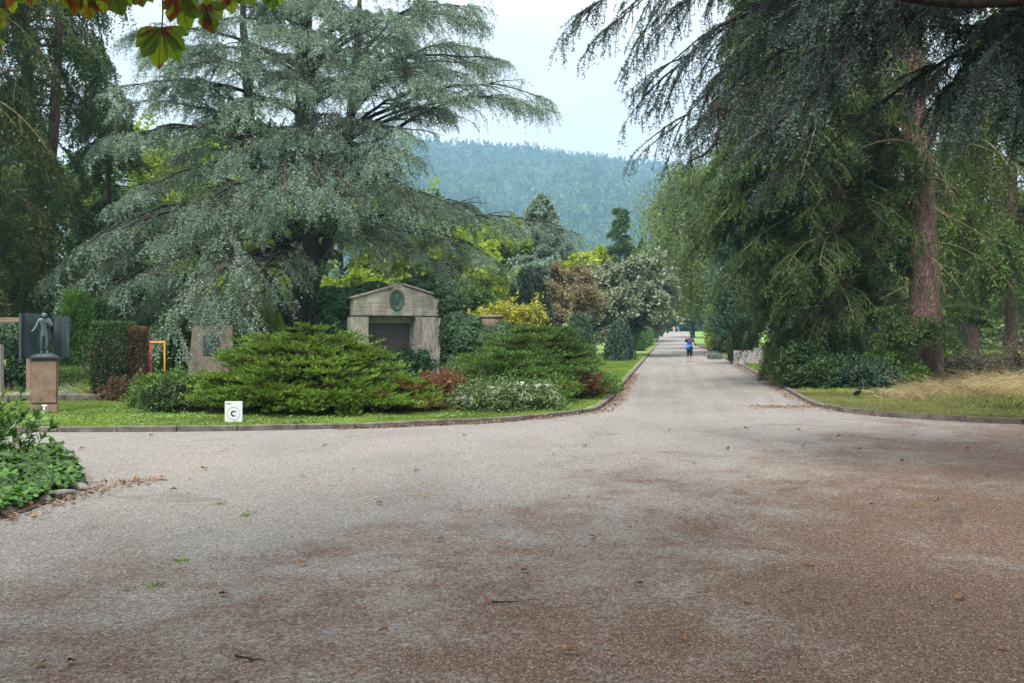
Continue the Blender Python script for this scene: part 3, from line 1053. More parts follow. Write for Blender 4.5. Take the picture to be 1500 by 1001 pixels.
# tall spruce with the bare reddish trunk
S0 = np.array([12.75, 30.3, 0])
drape('spruce_tree', 'tall spruce with a thick bare reddish trunk rising behind the dry grass', 'spruces right of the avenue', S0,
      [P(1360, 575, 30.3), P(1354, 420, 30.3), P(1346, 250, 30.3), P(1334, 100, 30.3), P(1326, -60, 30.3), P(1320, -260, 30.3)], .47,
      lambda z, a: 3.4, 5.2, 16, 36, (M['bark_red'], M['bark_moss'], M['spruce_old']), 33, n2=12, n3=9, per=11, tl=.10, tw=.038, strand=.9, droop=.55, dead=110, r1=.27, az=lambda r: -math.pi / 2 + r.choice([-1, 1]) * r.uniform(1.05, 3.14))
# fresh low boughs on its trunk
rng = np.random.default_rng(34)
st_o = [o for o in C.objects if o.name == 'spruce_tree.002'][0]
wd, lf = MB(), MB()
lm = []
for (px, py, Y, sx, sy) in [(1440, 470, 29.3, 1358, 470), (1425, 450, 29.0, 1358, 460), (1300, 470, 29.2, 1352, 470), (1310, 520, 29.2, 1352, 490), (1290, 495, 28.9, 1352, 480), (1400, 500, 29, 1358, 480), (1350, 505, 28.8, 1355, 470), (1330, 230, 29.3, 1345, 200), (1350, 260, 29.2, 1345, 215), (1385, 490, 28.6, 1356, 470), (1270, 460, 29.5, 1352, 450), (1325, 490, 28.5, 1352, 470), (1330, 285, 29.4, 1346, 240)]:
    s, t_ = P(sx, sy, 30.2), P(px, py, Y)
    lm.append(bez(s, (s + t_) / 2 + [0, 0, .25], t_, 9))
cedar_foliage(lm, rng, wd, lf, n2=12, n3=8, per=9, l2=.4, l3=.3, tl=.10, tw=.035, r0=.05, hang=.3, l2min=.3)
wd.build('low_limb', M['bark_moss'], st_o, S0)
lf.build('low_bough', M['spruce'], st_o, S0)

# trees further right
for (px, Y, h, r, sd, mt, lab) in [
    (1480, 44, 17, 4.2, 35, 'green', 'shaggy light green conifer rising from the meadow edge behind the deadwood hedge'),
    (1425, 58, 18, 4.0, 36, 'green', 'fresh green conifer seen just right of the bare spruce trunk'),
    (1290, 52, 17, 4.4, 37, 'deep', 'dark conifer filling the gap between the two near spruces'),
    (1560, 62, 18, 5, 38, 'spruce', 'broad dark spruce at the right edge of the meadow')]:
    b = np.array([(px - CX) / F * Y, Y, 0])
    drape('conifer_tree', lab, 'conifers behind the right lawn', b, [b - [0, 0, .3], b + [.1, 0, h * .5], b + [0, 0, h]], .32,
          lambda z, a, h=h, r=r: r * (1.05 - .6 * z / h), 5.2 if px != 1290 else 1.0, h * .97, 62, (M['bark_red'], M['bark_dark'], M[mt]), sd,
          n2=11, n3=8, per=9, tl=.20, tw=.07, strand=1.2, droop=.5, dead=20, n_s=10)

for k, (px, Y, h, r, mt, lab) in enumerate([
    (1185, 88, 13, 5.5, 'green', 'green leafy tree glimpsed behind the dense dark spruce'),
    (1322, 96, 15, 6.0, 'lime', 'light green leafy tree glimpsed left of the bare reddish trunk'),
    (1412, 104, 16, 6.5, 'green', 'rounded leafy tree far across the right meadow'),
    (1500, 92, 14, 5.5, 'birch', 'pale leafy tree across the meadow at the right edge')]):
    LATE.append((lab, at(px, Y), h, r, mt, 1060 + k))

# dark conifers at the left
L0 = np.array([P(48, 400, 37)[0], 37, 0])
drape('conifer_tree', 'tall shaggy dark conifer with a forked trunk at the left edge', 'conifers behind the left beds', L0,
      [L0 - [0, 0, .3], P(52, 330, 37), P(52, 270, 37), P(42, 200, 37), P(38, 60, 37), P(34, -150, 37)], .40,
      lambda z, a: 3.5 if z > 4 else 2.8, 2.0, 16.5, 90, (M['bark_red'], M['bark_moss'], M['spruce']), 41, n2=12, n3=8, per=17, tl=.11, tw=.042, strand=.8, droop=.45, dead=90, down=.75)
rng = np.random.default_rng(43)
fk = MB()
trunk_tube(fk, [P(55, 285, 37), P(75, 235, 36.8), P(80, 180, 36.6), P(86, 60, 36.4), P(92, -100, 36)], .22, .08, 9, 43, 0)
fk.build('trunk_fork', M['bark_red'], [o for o in C.objects if o.get('label', '').startswith('tall shaggy dark')][0], L0)
L1 = np.array([P(160, 400, 42)[0], 42, 0])
drape('conifer_tree', 'slim dark green conifer between the forked conifer and the blue cedar', 'conifers behind the left beds', L1,
      [L1 - [0, 0, .3], L1 + [0, 0, 6], P(158, 180, 42), P(154, 90, 42), P(150, 60, 42)], .24,
      lambda z, a: max(.5, 3.1 - .17 * z), 1.6, 13.6, 60, (M['bark_red'], M['bark_dark'], M['spruce']), 42, n2=12, n3=8, per=12, tl=.12, tw=.044, strand=.7, droop=.42, down=.6, dead=30, r1=.05)
L2 = np.array([P(-60, 400, 33)[0], 33, 0])
drape('conifer_tree', 'dark conifer whose boughs enter at the very left edge', 'conifers behind the left beds', L2,
      [L2 - [0, 0, .3], L2 + [0, 0, 8], L2 + [0, 0, 16]], .35, lambda z, a: 3.0, 3.0, 15.5, 46, (M['bark_red'], M['bark_moss'], M['spruce_old']), 44, n2=11, n3=9, per=11, tl=.14, tw=.048, strand=.95, droop=.5, dead=20)
print('drapes done')


# ---------- broadleaf trees
def broadleaf(name, label, group, base, h, r, mats, seed, zmin=None, lr=1.0, z0=.25, n_l=26, n2=9, n3=6, per=14, tl=.24, tw=.15, weep=0.0, bias=(0, 0), trunk_r=None, cat='tree', lean=(0, 0), sp=.12, updir=.55, crown_pow=1.0):
    rng = np.random.default_rng(seed)
    base = np.asarray(base, float)
    t = thing(name, label, cat, base, 0, group)
    tr, wd, lf = MB(), MB(), MB()
    tr_r = trunk_r or h * .018
    p = trunk_tube(tr, [base - [0, 0, .3], base + [lean[0] * .3, lean[1] * .3, h * .3], base + [lean[0] * .7, lean[1] * .7, h * .65], base + [lean[0], lean[1], h * .93]], tr_r, tr_r * .2, 10, seed, .3)
    limbs = []
    for k in range(n_l):
        u = ((k + rng.random()) / n_l)
        z = h * (z0 + (.92 - z0) * u)
        st = on_trunk(p, z * .82)
        an = rng.uniform(0, TAU)
        prof = max(.12, math.sqrt(max(0, 1 - ((u - .38) / .66) ** 2))) ** crown_pow
        rr = r * prof * rng.uniform(.7, 1.12)
        dx, dy = math.cos(an) * rr + bias[0] * prof, math.sin(an) * rr + bias[1] * prof
        tip = np.array([st[0] + dx, st[1] + dy, min(z + rr * rng.uniform(.05, .45), h * 1.0)])
        mid = st * .5 + tip * .5 + np.array([0, 0, rr * .22])
        limbs.append(bez(st, mid, tip, 9))
    limbs = np.array(limbs)
    LL = np.linalg.norm(limbs[:, -1] - limbs[:, 0], axis=1)
    v, q = tubes(limbs, lr * (.012 + .014 * LL)[:, None] * np.linspace(1, .15, 9)[None], 5)
    wd.add(v, q, True)
    pos, tan, tt, idx = spawn(limbs, n2, .3, 1.0, rng, .7)
    d = nrm(tan * .6 + rv(rng, len(pos)) * .75 + np.array([0, 0, .15]))
    L = np.maximum(LL[idx] * .38 * rng.uniform(.5, 1.3, len(tt)), .3)
    b2 = grow(pos, d, L, np.array([[0, 0, -.1 - weep * .4]]).repeat(len(tt), 0), 6, rng, .08)
    v, q = tubes(b2, np.broadcast_to(np.linspace(.02, .005, 6)[None], (len(b2), 6)), 3)
    wd.add(v, q)
    pos, tan, tt, idx = spawn(b2, n3, .15, 1.0, rng)
    m = len(pos)
    if weep:
        d = nrm(tan * .35 + rv(rng, m) * .3 + np.array([0, 0, -.8]))
        L3 = weep * rng.uniform(.3, 1.3, m)
        bend = np.array([[0, 0, -.8]]).repeat(m, 0)
    else:
        d = nrm(tan * .5 + rv(rng, m) * .8 + np.array([0, 0, .1]))
        L3 = np.maximum(L[idx] * .5, .3) * rng.uniform(.5, 1.3, m)
        bend = np.array([[0, 0, -.2]]).repeat(m, 0)
    b3 = grow(pos, d, L3, bend, 5, rng, .08)
    if zmin is not None:
        b3 = b3[b3[:, -1, 2] > zmin]
    v, f = tufts(b3, per, tl, tw, rng, .3, .8, -.25 if weep else .05, .1, sp)
    lf.add(v, f)
    tr.build('trunk', mats[0], t, base)
    wd.build('limb', mats[1], t, base)
    lf.build('crown', mats[2], t, base)
    return t


bk = (M['bark'], M['bark_dark'])
GB = 'trees behind the blue cedar'


def at(px, Y, dz=0.0):
    return np.array([(px - CX) / F * Y, Y, float(tz(Y)) + dz])


for (px, Y, ty, r, mt, lab) in [
    (255, 58, 205, 5.0, 'lime', 'light green maple glowing through the left boughs of the cedar'),
    (110, 60, 250, 5.0, 'green', 'mid green leafy tree behind the forked conifer'),
    (350, 66, 150, 6.0, 'green', 'tall green leafy tree straight behind the left half of the cedar'),
    (500, 64, 230, 5.0, 'lime', 'pale yellow-green tree behind the cedar trunk'),
    (590, 74, 305, 4.5, 'green', 'green leafy tree behind the gabled monument'),
    (-40, 66, 160, 6, 'deep', 'deep green tree beyond the pergola at the left edge'),
    (722, 84, 318, 4.0, 'lime', 'light green round-headed tree left of the small grey cedar'),
    (660, 66, 350, 3.6, 'lime', 'yellowish green tree behind the ivy wall'),
    (858, 96, 362, 2.9, 'lime_y', 'bright yellow-green round tree left of the far spruce')]:
    h = EYE + (HY - ty) / F * Y
    broadleaf('broadleaf_tree', lab, GB, at(px, Y), h, r, (*bk, M[mt]), int(px + 400), n_l=26, n2=9, n3=6, per=16, tl=.30 * Y / 65, tw=.2 * Y / 65)
for (lab, b_, h_, r_, mt_, sd_) in LATE:
    broadleaf('broadleaf_tree', lab, 'leafy trees across the right meadow', b_, h_, r_, (*bk, M[mt_]), sd_, z0=.12, n_l=30, n2=9, n3=6, per=16, tl=.42, tw=.28)
# low leafy shrubs filling the ground behind the cedar
for i, (px, Y, ty, r, mt, lab) in enumerate([
    (235, 46, 425, 2.2, 'deep', 'dark bush behind the coloured frame'),
    (395, 52, 400, 2.6, 'lime', 'yellow-green bush glimpsed left of the cedar trunk'),
    (330, 48, 440, 2.2, 'green', 'green bush behind the leaning headstone'),
    (60, 50, 440, 2.6, 'deep', 'dark bush behind the bronze statue'),
    (500, 54, 400, 2.4, 'lime', 'light bush glimpsed right of the cedar trunk'),
    (450, 58, 420, 3.0, 'lime', 'bright bush straight behind the cedar trunk'),
    (150, 44, 465, 1.8, 'green', 'green bush behind the clipped yew block'),
    (690, 60, 415, 2.4, 'green', 'green bush behind the ivy-covered wall'),
    (290, 58, 380, 3.0, 'lime', 'tall light bush behind the low cedar limb')]):
    h = EYE + (HY - ty) / F * Y
    broadleaf('bush', lab, 'bushes behind the cedar', at(px, Y), h, r, (*bk, M[mt]), 700 + i, z0=.08, n_l=22, n2=8, n3=6, per=16, tl=.22, tw=.15, cat='bush')

# trees along the left of the avenue
broadleaf('whitebeam_tree', 'grey-green whitebeam with pale leaf backs left of the avenue', None, at(922, 72), 6.9, 3.3, (*bk, M['grey_leaf']), 801, z0=.2, n_l=36, n2=10, n3=7, per=16, tl=.26, tw=.18)
broadleaf('russet_tree', 'small russet brown tree beside the grey-green whitebeam', None, at(828, 64), 6.0, 2.2, (*bk, M['brown_leaf']), 802, z0=.2, n_l=26, n2=9, n3=6, per=14, tl=.2, tw=.13)
# ---- birches overhanging the avenue from the right
GBI = 'birches over the avenue'
broadleaf('birch_tree', 'tall weeping birch leaning over the right side of the avenue', GBI, at(1092, 80), 18.0, 5.4, (M['bark_birch'], M['bark_dark'], M['birch']), 811, z0=.22, zmin=2.6, lr=.5, n_l=60, n2=12, n3=9, per=16, tl=.18, tw=.11, weep=1.9, bias=(-2.0, 0), lean=(-1.8, 0), sp=.06)
broadleaf('birch_tree', 'second weeping birch further down the avenue behind the tall one', GBI, at(1062, 108), 15.5, 5.0, (M['bark_birch'], M['bark_dark'], M['birch']), 812, z0=.2, zmin=3.0, lr=.5, n_l=46, n2=10, n3=8, per=14, tl=.26, tw=.17, weep=2.0, bias=(-2.6, 0), lean=(-1.0, 0), sp=.08)
broadleaf('birch_tree', 'low-hanging birch at the far right of the avenue end', GBI, at(1040, 140), 14, 5.5, (M['bark_birch'], M['bark_dark'], M['green']), 813, z0=.2, zmin=3.4, lr=.5, n_l=36, n2=9, n3=7, per=13, tl=.34, tw=.22, weep=1.6, bias=(-2, 0), sp=.1)


# ---------- regular conifers (far spruce, small cedar)
def cone_conifer(name, label, base, h, r, mats, seed, n_l=60, tl=.3, tw=.1, zlow=.08, group=None, top=.3, hang=.3, n2=10, n3=6, per=8, droop=.15):
    rng = np.random.default_rng(seed)
    t = thing(name, label, 'tree', base, 0, group)
    tr, wd, lf = MB(), MB(), MB()
    p = trunk_tube(tr, [base - [0, 0, .3], base + [0, 0, h * .5], base + [.05, 0, h]], h * .016, .03, 9, seed, .3)
    limbs = []
    for k in range(n_l):
        u = (k + rng.random()) / n_l
        z = h * (zlow + (.985 - zlow) * u)
        an = rng.uniform(0, TAU)
        rr = (r * (1 - u) ** .85 + top) * rng.uniform(.72, 1.12)
        st = on_trunk(p, z)
        d = np.array([math.cos(an), math.sin(an), 0])
        tip = st + d * rr + [0, 0, -droop * rr * (1 - u) + .12 * rr * u]
        limbs.append(bez(st, st * .5 + tip * .5 + [0, 0, .14 * rr], tip, 8))
    cedar_foliage(limbs, rng, wd, lf, n2=n2, n3=n3, per=per, l2=.35, l3=.4 * r / 3, tl=tl, tw=tw, r0=.07, hang=hang, per2=12, l2min=.2, start=.1)
    tr.build('trunk', mats[0], t, base)
    wd.build('limb', mats[1], t, base)
    lf.build('crown', mats[2], t, base)
    return t


cone_conifer('cedar_tree', 'small grey-green cedar standing far behind the big blue one', at(790, 76), 12.4, 4.2, (*bk, M['cedar']), 821, 70, .26, .09, .12, None, .4, .5, 12, 8, 8)
cone_conifer('spruce_tree', 'slim far spruce with a yellowish top at the left of the avenue', at(908, 126), 17.6, 3.2, (*bk, M['green']), 822, 70, .45, .16, .04, None, .5, .4, 9, 6, 7)
cone_conifer('spruce_tree', 'dark narrow spruce tip just right of the slim far spruce', at(938, 150), 15.8, 2.4, (*bk, M['deep']), 823, 50, .5, .18, .1, None, .2, .3, 8, 5, 6)

# weeping dark evergreens left of the avenue
def weeper(name, label, base, h, r, mat, seed, n=420, tl=.13, tw=.05, group=None):
    rng = np.random.default_rng(seed)
    t = thing(name, label, 'evergreen', base, 0, group)
    tr, lf = MB(), MB()
    trunk_tube(tr, [base - [0, 0, .2], base + [0, 0, h * .5], base + [0, 0, h * .92]], .07, .03, 8, seed)
    a = rng.uniform(0, TAU, n)
    z = h * rng.uniform(.35, 1, n)
    rr = r * np.sqrt(np.clip(1 - (z / h) ** 4, .03, 1)) * rng.uniform(.35, 1, n)
    pos = base + np.stack([np.cos(a) * rr, np.sin(a) * rr, z], -1)
    d = nrm(np.stack([np.cos(a) * .25, np.sin(a) * .25, -np.ones(n)], -1))
    b = grow(pos, d, np.minimum(rng.uniform(.3, .6, n) * h, z * .95), np.zeros((n, 3)), 6, rng, .04)
    lf.add(*tufts(b, 34, tl, tw, rng, .9, .5, -.1, 0, .02))
    tr.build('trunk', M['bark_dark'], t, base)
    lf.build('crown', mat, t, base)
    return t


GW = 'weeping evergreens left of the avenue'
weeper('weeping_cypress', 'broad dark weeping evergreen behind the yellow shrub', at(774, 48), 5.1, 1.15, M['dark_weep'], 831, 520, .16, .06, GW)
weeper('weeping_cypress', 'low blue-green weeping evergreen below the russet tree', at(848, 54), 3.0, .75, M['dark_weep'], 832, 260, .14, .05, GW)
weeper('weeping_cypress', 'blue-green weeping evergreen below the whitebeam', at(908, 57), 2.6, .75, M['dark_weep'], 833, 320, .15, .055, GW)
print('broadleaf done')


# ---------- foliage volumes: hedges and ivy
def box_leaves(mb, dims, n, L, W, rng, depth=.12, faces='xXyYZ', loose=.5):
    x0, x1, y0, y1, z0, z1 = dims
    ar = {'x': (y1 - y0) * (z1 - z0), 'X': (y1 - y0) * (z1 - z0), 'y': (x1 - x0) * (z1 - z0), 'Y': (x1 - x0) * (z1 - z0), 'Z': (x1 - x0) * (y1 - y0)}
    tot = sum(ar[k] for k in faces)
    for k in faces:
        m = int(n * ar[k] / tot)
        p = np.stack([rng.uniform(x0, x1, m), rng.uniform(y0, y1, m), rng.uniform(z0, z1, m)], -1)
        nn = np.zeros((m, 3))
        ax = 'xyz'.index(k.lower())
        lo = k in 'xy'
        dd = np.abs(rng.normal(size=m)) * depth
        p[:, ax] = (dims[ax * 2] + dd) if lo else (dims[ax * 2 + 1] - dd)
        nn[:, ax] = -1 if lo else 1
        d = nrm(rv(rng, m) + nn * .55 + np.array([0, 0, .2]))
        w = nrm(np.cross(d, nn + rv(rng, m) * loose))
        kk = rng.uniform(.6, 1.3, m)
        mb.add(*leaves(p, d, w, L * kk, W * kk))


def hedge(name, label, loc, rz, dims, n, L, W, mat, seed, cat='hedge', group=None, core='deep'):
    rng = np.random.default_rng(seed)
    t = thing(name, label, cat, loc, rz, group)
    mb = MB()
    box_leaves(mb, dims, n, L, W, rng)
    x0, x1, y0, y1, z0, z1 = dims
    # twiggy inside
    m = min(int(90 * (x1 - x0) * (y1 - y0) * (z1 - z0)) + 40, 900)
    p = np.stack([rng.uniform(x0 + .1, x1 - .1, m), rng.uniform(y0 + .1, y1 - .1, m), np.full(m, z0)], -1)
    st = grow(p, nrm(np.stack([rng.normal(size=m) * .25, rng.normal(size=m) * .25, np.ones(m)], -1)), rng.uniform(.5, .9, m) * (z1 - z0), np.zeros((m, 3)), 5, rng, .05)
    wd = MB().add(*tubes(st, np.broadcast_to(np.linspace(.02, .006, 5)[None], (m, 5)), 3))
    pos, tan, tt, idx = spawn(st, 30, .1, 1, rng)
    d = rv(rng, len(pos))
    mb.add(*leaves(pos + rng.normal(size=pos.shape) * .12, d, nrm(np.cross(d, rv(rng, len(pos)))), np.full(len(pos), L), np.full(len(pos), W * 1.3)))
    wd.build('stem', M['bark_dark'], t)
    mb.build('foliage', mat, t)
    return t


# clipped yew block with a dead brown end
yl = G(165, 588)
yt = hedge('yew_hedge', 'clipped dark yew block with a dead brown end left of the coloured frame', (-9.9, 24.6, .05), .05, (-.45, .42, -.4, .4, .1, 1.92), 26000, .06, .02, M['yew'], 851)
rng = np.random.default_rng(852)
mb = MB()
box_leaves(mb, (.44, .80, -.38, .3, .25, 1.80), 9000, .055, .018, rng, .1)
mb.build('dead_foliage', M['yew_dead'], yt)
# avenue hedges
GH = 'clipped hedges left of the avenue'
hedge('clipped_hedge', 'nearest clipped green hedge block left of the avenue', (float(xl(91)) - 1.35, 91, .06), -.15, (-.65, .65, -1.6, 1.6, 0, 1.6), 9000, .13, .06, M['thuja'], 853, group=GH)
hedge('clipped_hedge', 'middle clipped hedge block beside the brown gravestone', (float(xl(106)) - 1.6, 106, .06), -.15, (-.8, .8, -3, 3, 0, 2.0), 9000, .15, .07, M['thuja'], 854, group=GH)
hedge('clipped_hedge', 'far long clipped hedge reaching down the left of the avenue', (float(xl(132)) - 1.9, 132, .06), -.155, (-1.1, 1.1, -14, 14, 0, 2.3), 18000, .22, .10, M['thuja'], 855, group=GH)
hedge('clipped_hedge', 'dark yew hedge mass at the right of the avenue behind the walker', (float(xr(90)) + 1.9, 90, .08), 0, (-1.6, 1.6, -3, 3, 0, 2.7), 16000, .2, .08, M['yew'], 856, group='hedges right of the avenue')
hedge('clipped_hedge', 'low box hedge beside the right kerb near the dark yew', (float(xr(80)) + 1.6, 80, .08), 0, (-1.2, 1.0, -1, 1, 0, 1.0), 6000, .15, .08, M['deep'], 857, group='hedges right of the avenue')
hedge('clipped_hedge', 'low green edging hedge behind the sandstone plinth', (-15.0, 30.2, .05), 0, (-4.5, 3.6, -.5, .5, 0, .62), 14000, .06, .03, M['green'], 858, group='low hedges at the left')
# dark filler belts beyond
for i, (px, Y, w, h, mt, lab) in enumerate([
    (985, 258, 16, 5.5, 'deep', 'dark shrub belt closing the far end of the avenue'),
    (1450, 150, 26, 6.5, 'deep', 'far green shrub belt beyond the right meadow'),
    (1620, 120, 24, 7.0, 'green', 'green shrub belt at the right end of the meadow'),
    (60, 62, 13, 3.6, 'deep', 'dark shrub belt far behind the statue'),
    (420, 84, 16, 4.0, 'green', 'green shrub belt far behind the cedar trunk'),
    (1250, 75, 7.0, 3.6, 'deep', 'dark undergrowth behind the near spruces')]):
    b = at(px, Y)
    rngb = np.random.default_rng(870 + i)
    t = thing('shrub_belt', lab, 'shrubs', b, 0, 'shrub belts closing the background')
    mb, wd = MB(), MB()
    n = int(w * 5)
    st0 = np.stack([rngb.uniform(-w, w, n), rngb.uniform(-1.6, 1.6, n), np.full(n, -.2)], -1)
    hh = h * (.55 + .45 * np.abs(np.sin(st0[:, 0] * .45 + i)) ** .7) * rngb.uniform(.6, 1.0, n)
    s1 = grow(st0, nrm(np.stack([rngb.normal(size=n) * .2, rngb.normal(size=n) * .2, np.ones(n)], -1)), hh, np.zeros((n, 3)), 7, rngb, .05)
    wd.add(*tubes(s1, np.broadcast_to(np.linspace(.06, .01, 7)[None], (n, 7)), 4))
    pos, tan, tt, idx = spawn(s1, 12, .1, 1, rngb)
    d = nrm(rv(rngb, len(pos)) + np.array([0, 0, .2]))
    s2 = grow(pos, d, rngb.uniform(.4, 1.3, len(pos)), np.array([[0, 0, -.3]]).repeat(len(pos), 0), 5, rngb, .08)
    k = max(.16, .0035 * Y)
    mb.add(*tufts(s2, 22, k, k * .6, rngb, .3, .9, .1, 0, .12))
    wd.build('stem', M['bark_dark'], t)
    mb.build('foliage', M[mt], t)
print('hedges done')


# ---------- spreading junipers
def juniper(label, cen, rx, ry, h, mats, seed, n_c=130, dead=(), pw_=2.4):
    rng = np.random.default_rng(seed)
    t = thing('juniper_shrub', label, 'shrub', (cen[0], cen[1], LZ), 0, 'spreading junipers along the kerb')
    lf, dd, wd = MB(), MB(), MB()
    k = 0
    pts = []
    while len(pts) < n_c:
        a, r = rng.uniform(0, TAU), math.sqrt(rng.random())
        top = h * (max(0, 1 - r ** pw_)) ** .75 + .12
        z = top * (1 - .6 * rng.random() ** 1.4)
        z = round(z / .20 + rng.normal() * .32) * .20 + .05 + .06 * math.sin(a * 3 + seed)
        pts.append((a, r, z))
    # a second ring of low outer tiers so the skirt reaches the grass
    for _ in range(int(n_c * .45)):
        pts.append((rng.uniform(0, TAU), rng.uniform(.82, 1.0), rng.uniform(.10, .45)))
    for (a, r, z) in pts:
        c = np.array([math.cos(a) * r * rx, math.sin(a) * r * ry, z])
        outv = nrm(np.array([math.cos(a) / rx, math.sin(a) / ry, 0]))
        isdead = any((c[0] - q[0]) ** 2 + (c[1] - q[1]) ** 2 * .5 + (c[2] - q[2]) ** 2 < q[3] ** 2 for q in dead)
        nf = 13
        an = rng.normal(size=nf) * .85
        ca, sa = np.cos(an), np.sin(an)
        d = np.stack([outv[0] * ca - outv[1] * sa, outv[0] * sa + outv[1] * ca, rng.normal(size=nf) * .06 + .05], -1)
        d = nrm(d)
        L = rng.uniform(.34, .72, nf)
        st = c - outv * .45 + rng.normal(size=(nf, 3)) * np.array([.12, .12, .022])
        fr = grow(st, d, L, np.stack([np.zeros(nf), np.zeros(nf), rng.uniform(-.10, .10, nf)], -1), 6, rng, .05)
        wd.add(*tubes(fr, np.broadcast_to(np.linspace(.010, .003, 6)[None], (nf, 6)), 3))
        pos, tan, tt, idx = spawn(fr, 9, .38, 1, rng)
        m = len(pos)
        sd = side_of(tan, rng, .12)
        d2 = nrm(tan * .7 + sd * .6 + np.array([0, 0, .16]))
        tw_ = grow(pos, d2, rng.uniform(.07, .18, m), np.array([[0, 0, .2]]).repeat(m, 0), 4, rng, .05)
        (dd if isdead else lf).add(*tufts(tw_, 8, .055, .020, rng, .8, .6, .5, 0))
    # inner stems
    ns = 26
    an = rng.uniform(0, TAU, ns)
    st = np.zeros((ns, 3))
    d = nrm(np.stack([np.cos(an) * rx * .5, np.sin(an) * ry * .5, rng.uniform(.25, .9, ns) * h], -1))
    s = grow(st, d, rng.uniform(.6, 1.0, ns) * rx, np.array([[0, 0, -.15]]).repeat(ns, 0), 7, rng, .05)
    wd.add(*tubes(s, np.broadcast_to(np.linspace(.045, .012, 7)[None], (ns, 7)), 5))
    wd.build('stem', M['bark_dark'], t)
    lf.build('foliage', mats, t)
    if dd.v:
        dd.build('dead_foliage', M['juniper_dead'], t)
    return t


juniper('broad bright green juniper mound in front of the stone monument', (-4.3, 20.7), 2.25, 1.85, 1.40, M['juniper'], 901, 215, dead=((2.0, -.6, .6, .22),), pw_=2.3)
juniper('low juniper arm spreading right of the bright mound towards the red shrub', (-2.6, 20.2), 1.0, 1.0, .62, M['juniper'], 902, 34, dead=((.8, -.5, .35, .25),))
juniper('large dark juniper with brown patches at the corner of the avenue', (.5, 26.2), 2.2, 2.9, 1.55, M['juniper_dark'], 903, 150, dead=((-1.7, -1.6, 1.2, .40), (1.4, -2.2, .35, .28), (-1.2, -1.6, 1.55, .3)))
juniper('low dark juniper skirt behind the white roses', (-.2, 22.9), 1.55, 1.1, .92, M['juniper_dark'], 904, 56, dead=((-1.3, -.4, .6, .3), (1.2, -.7, .35, .26)))
print('junipers done')


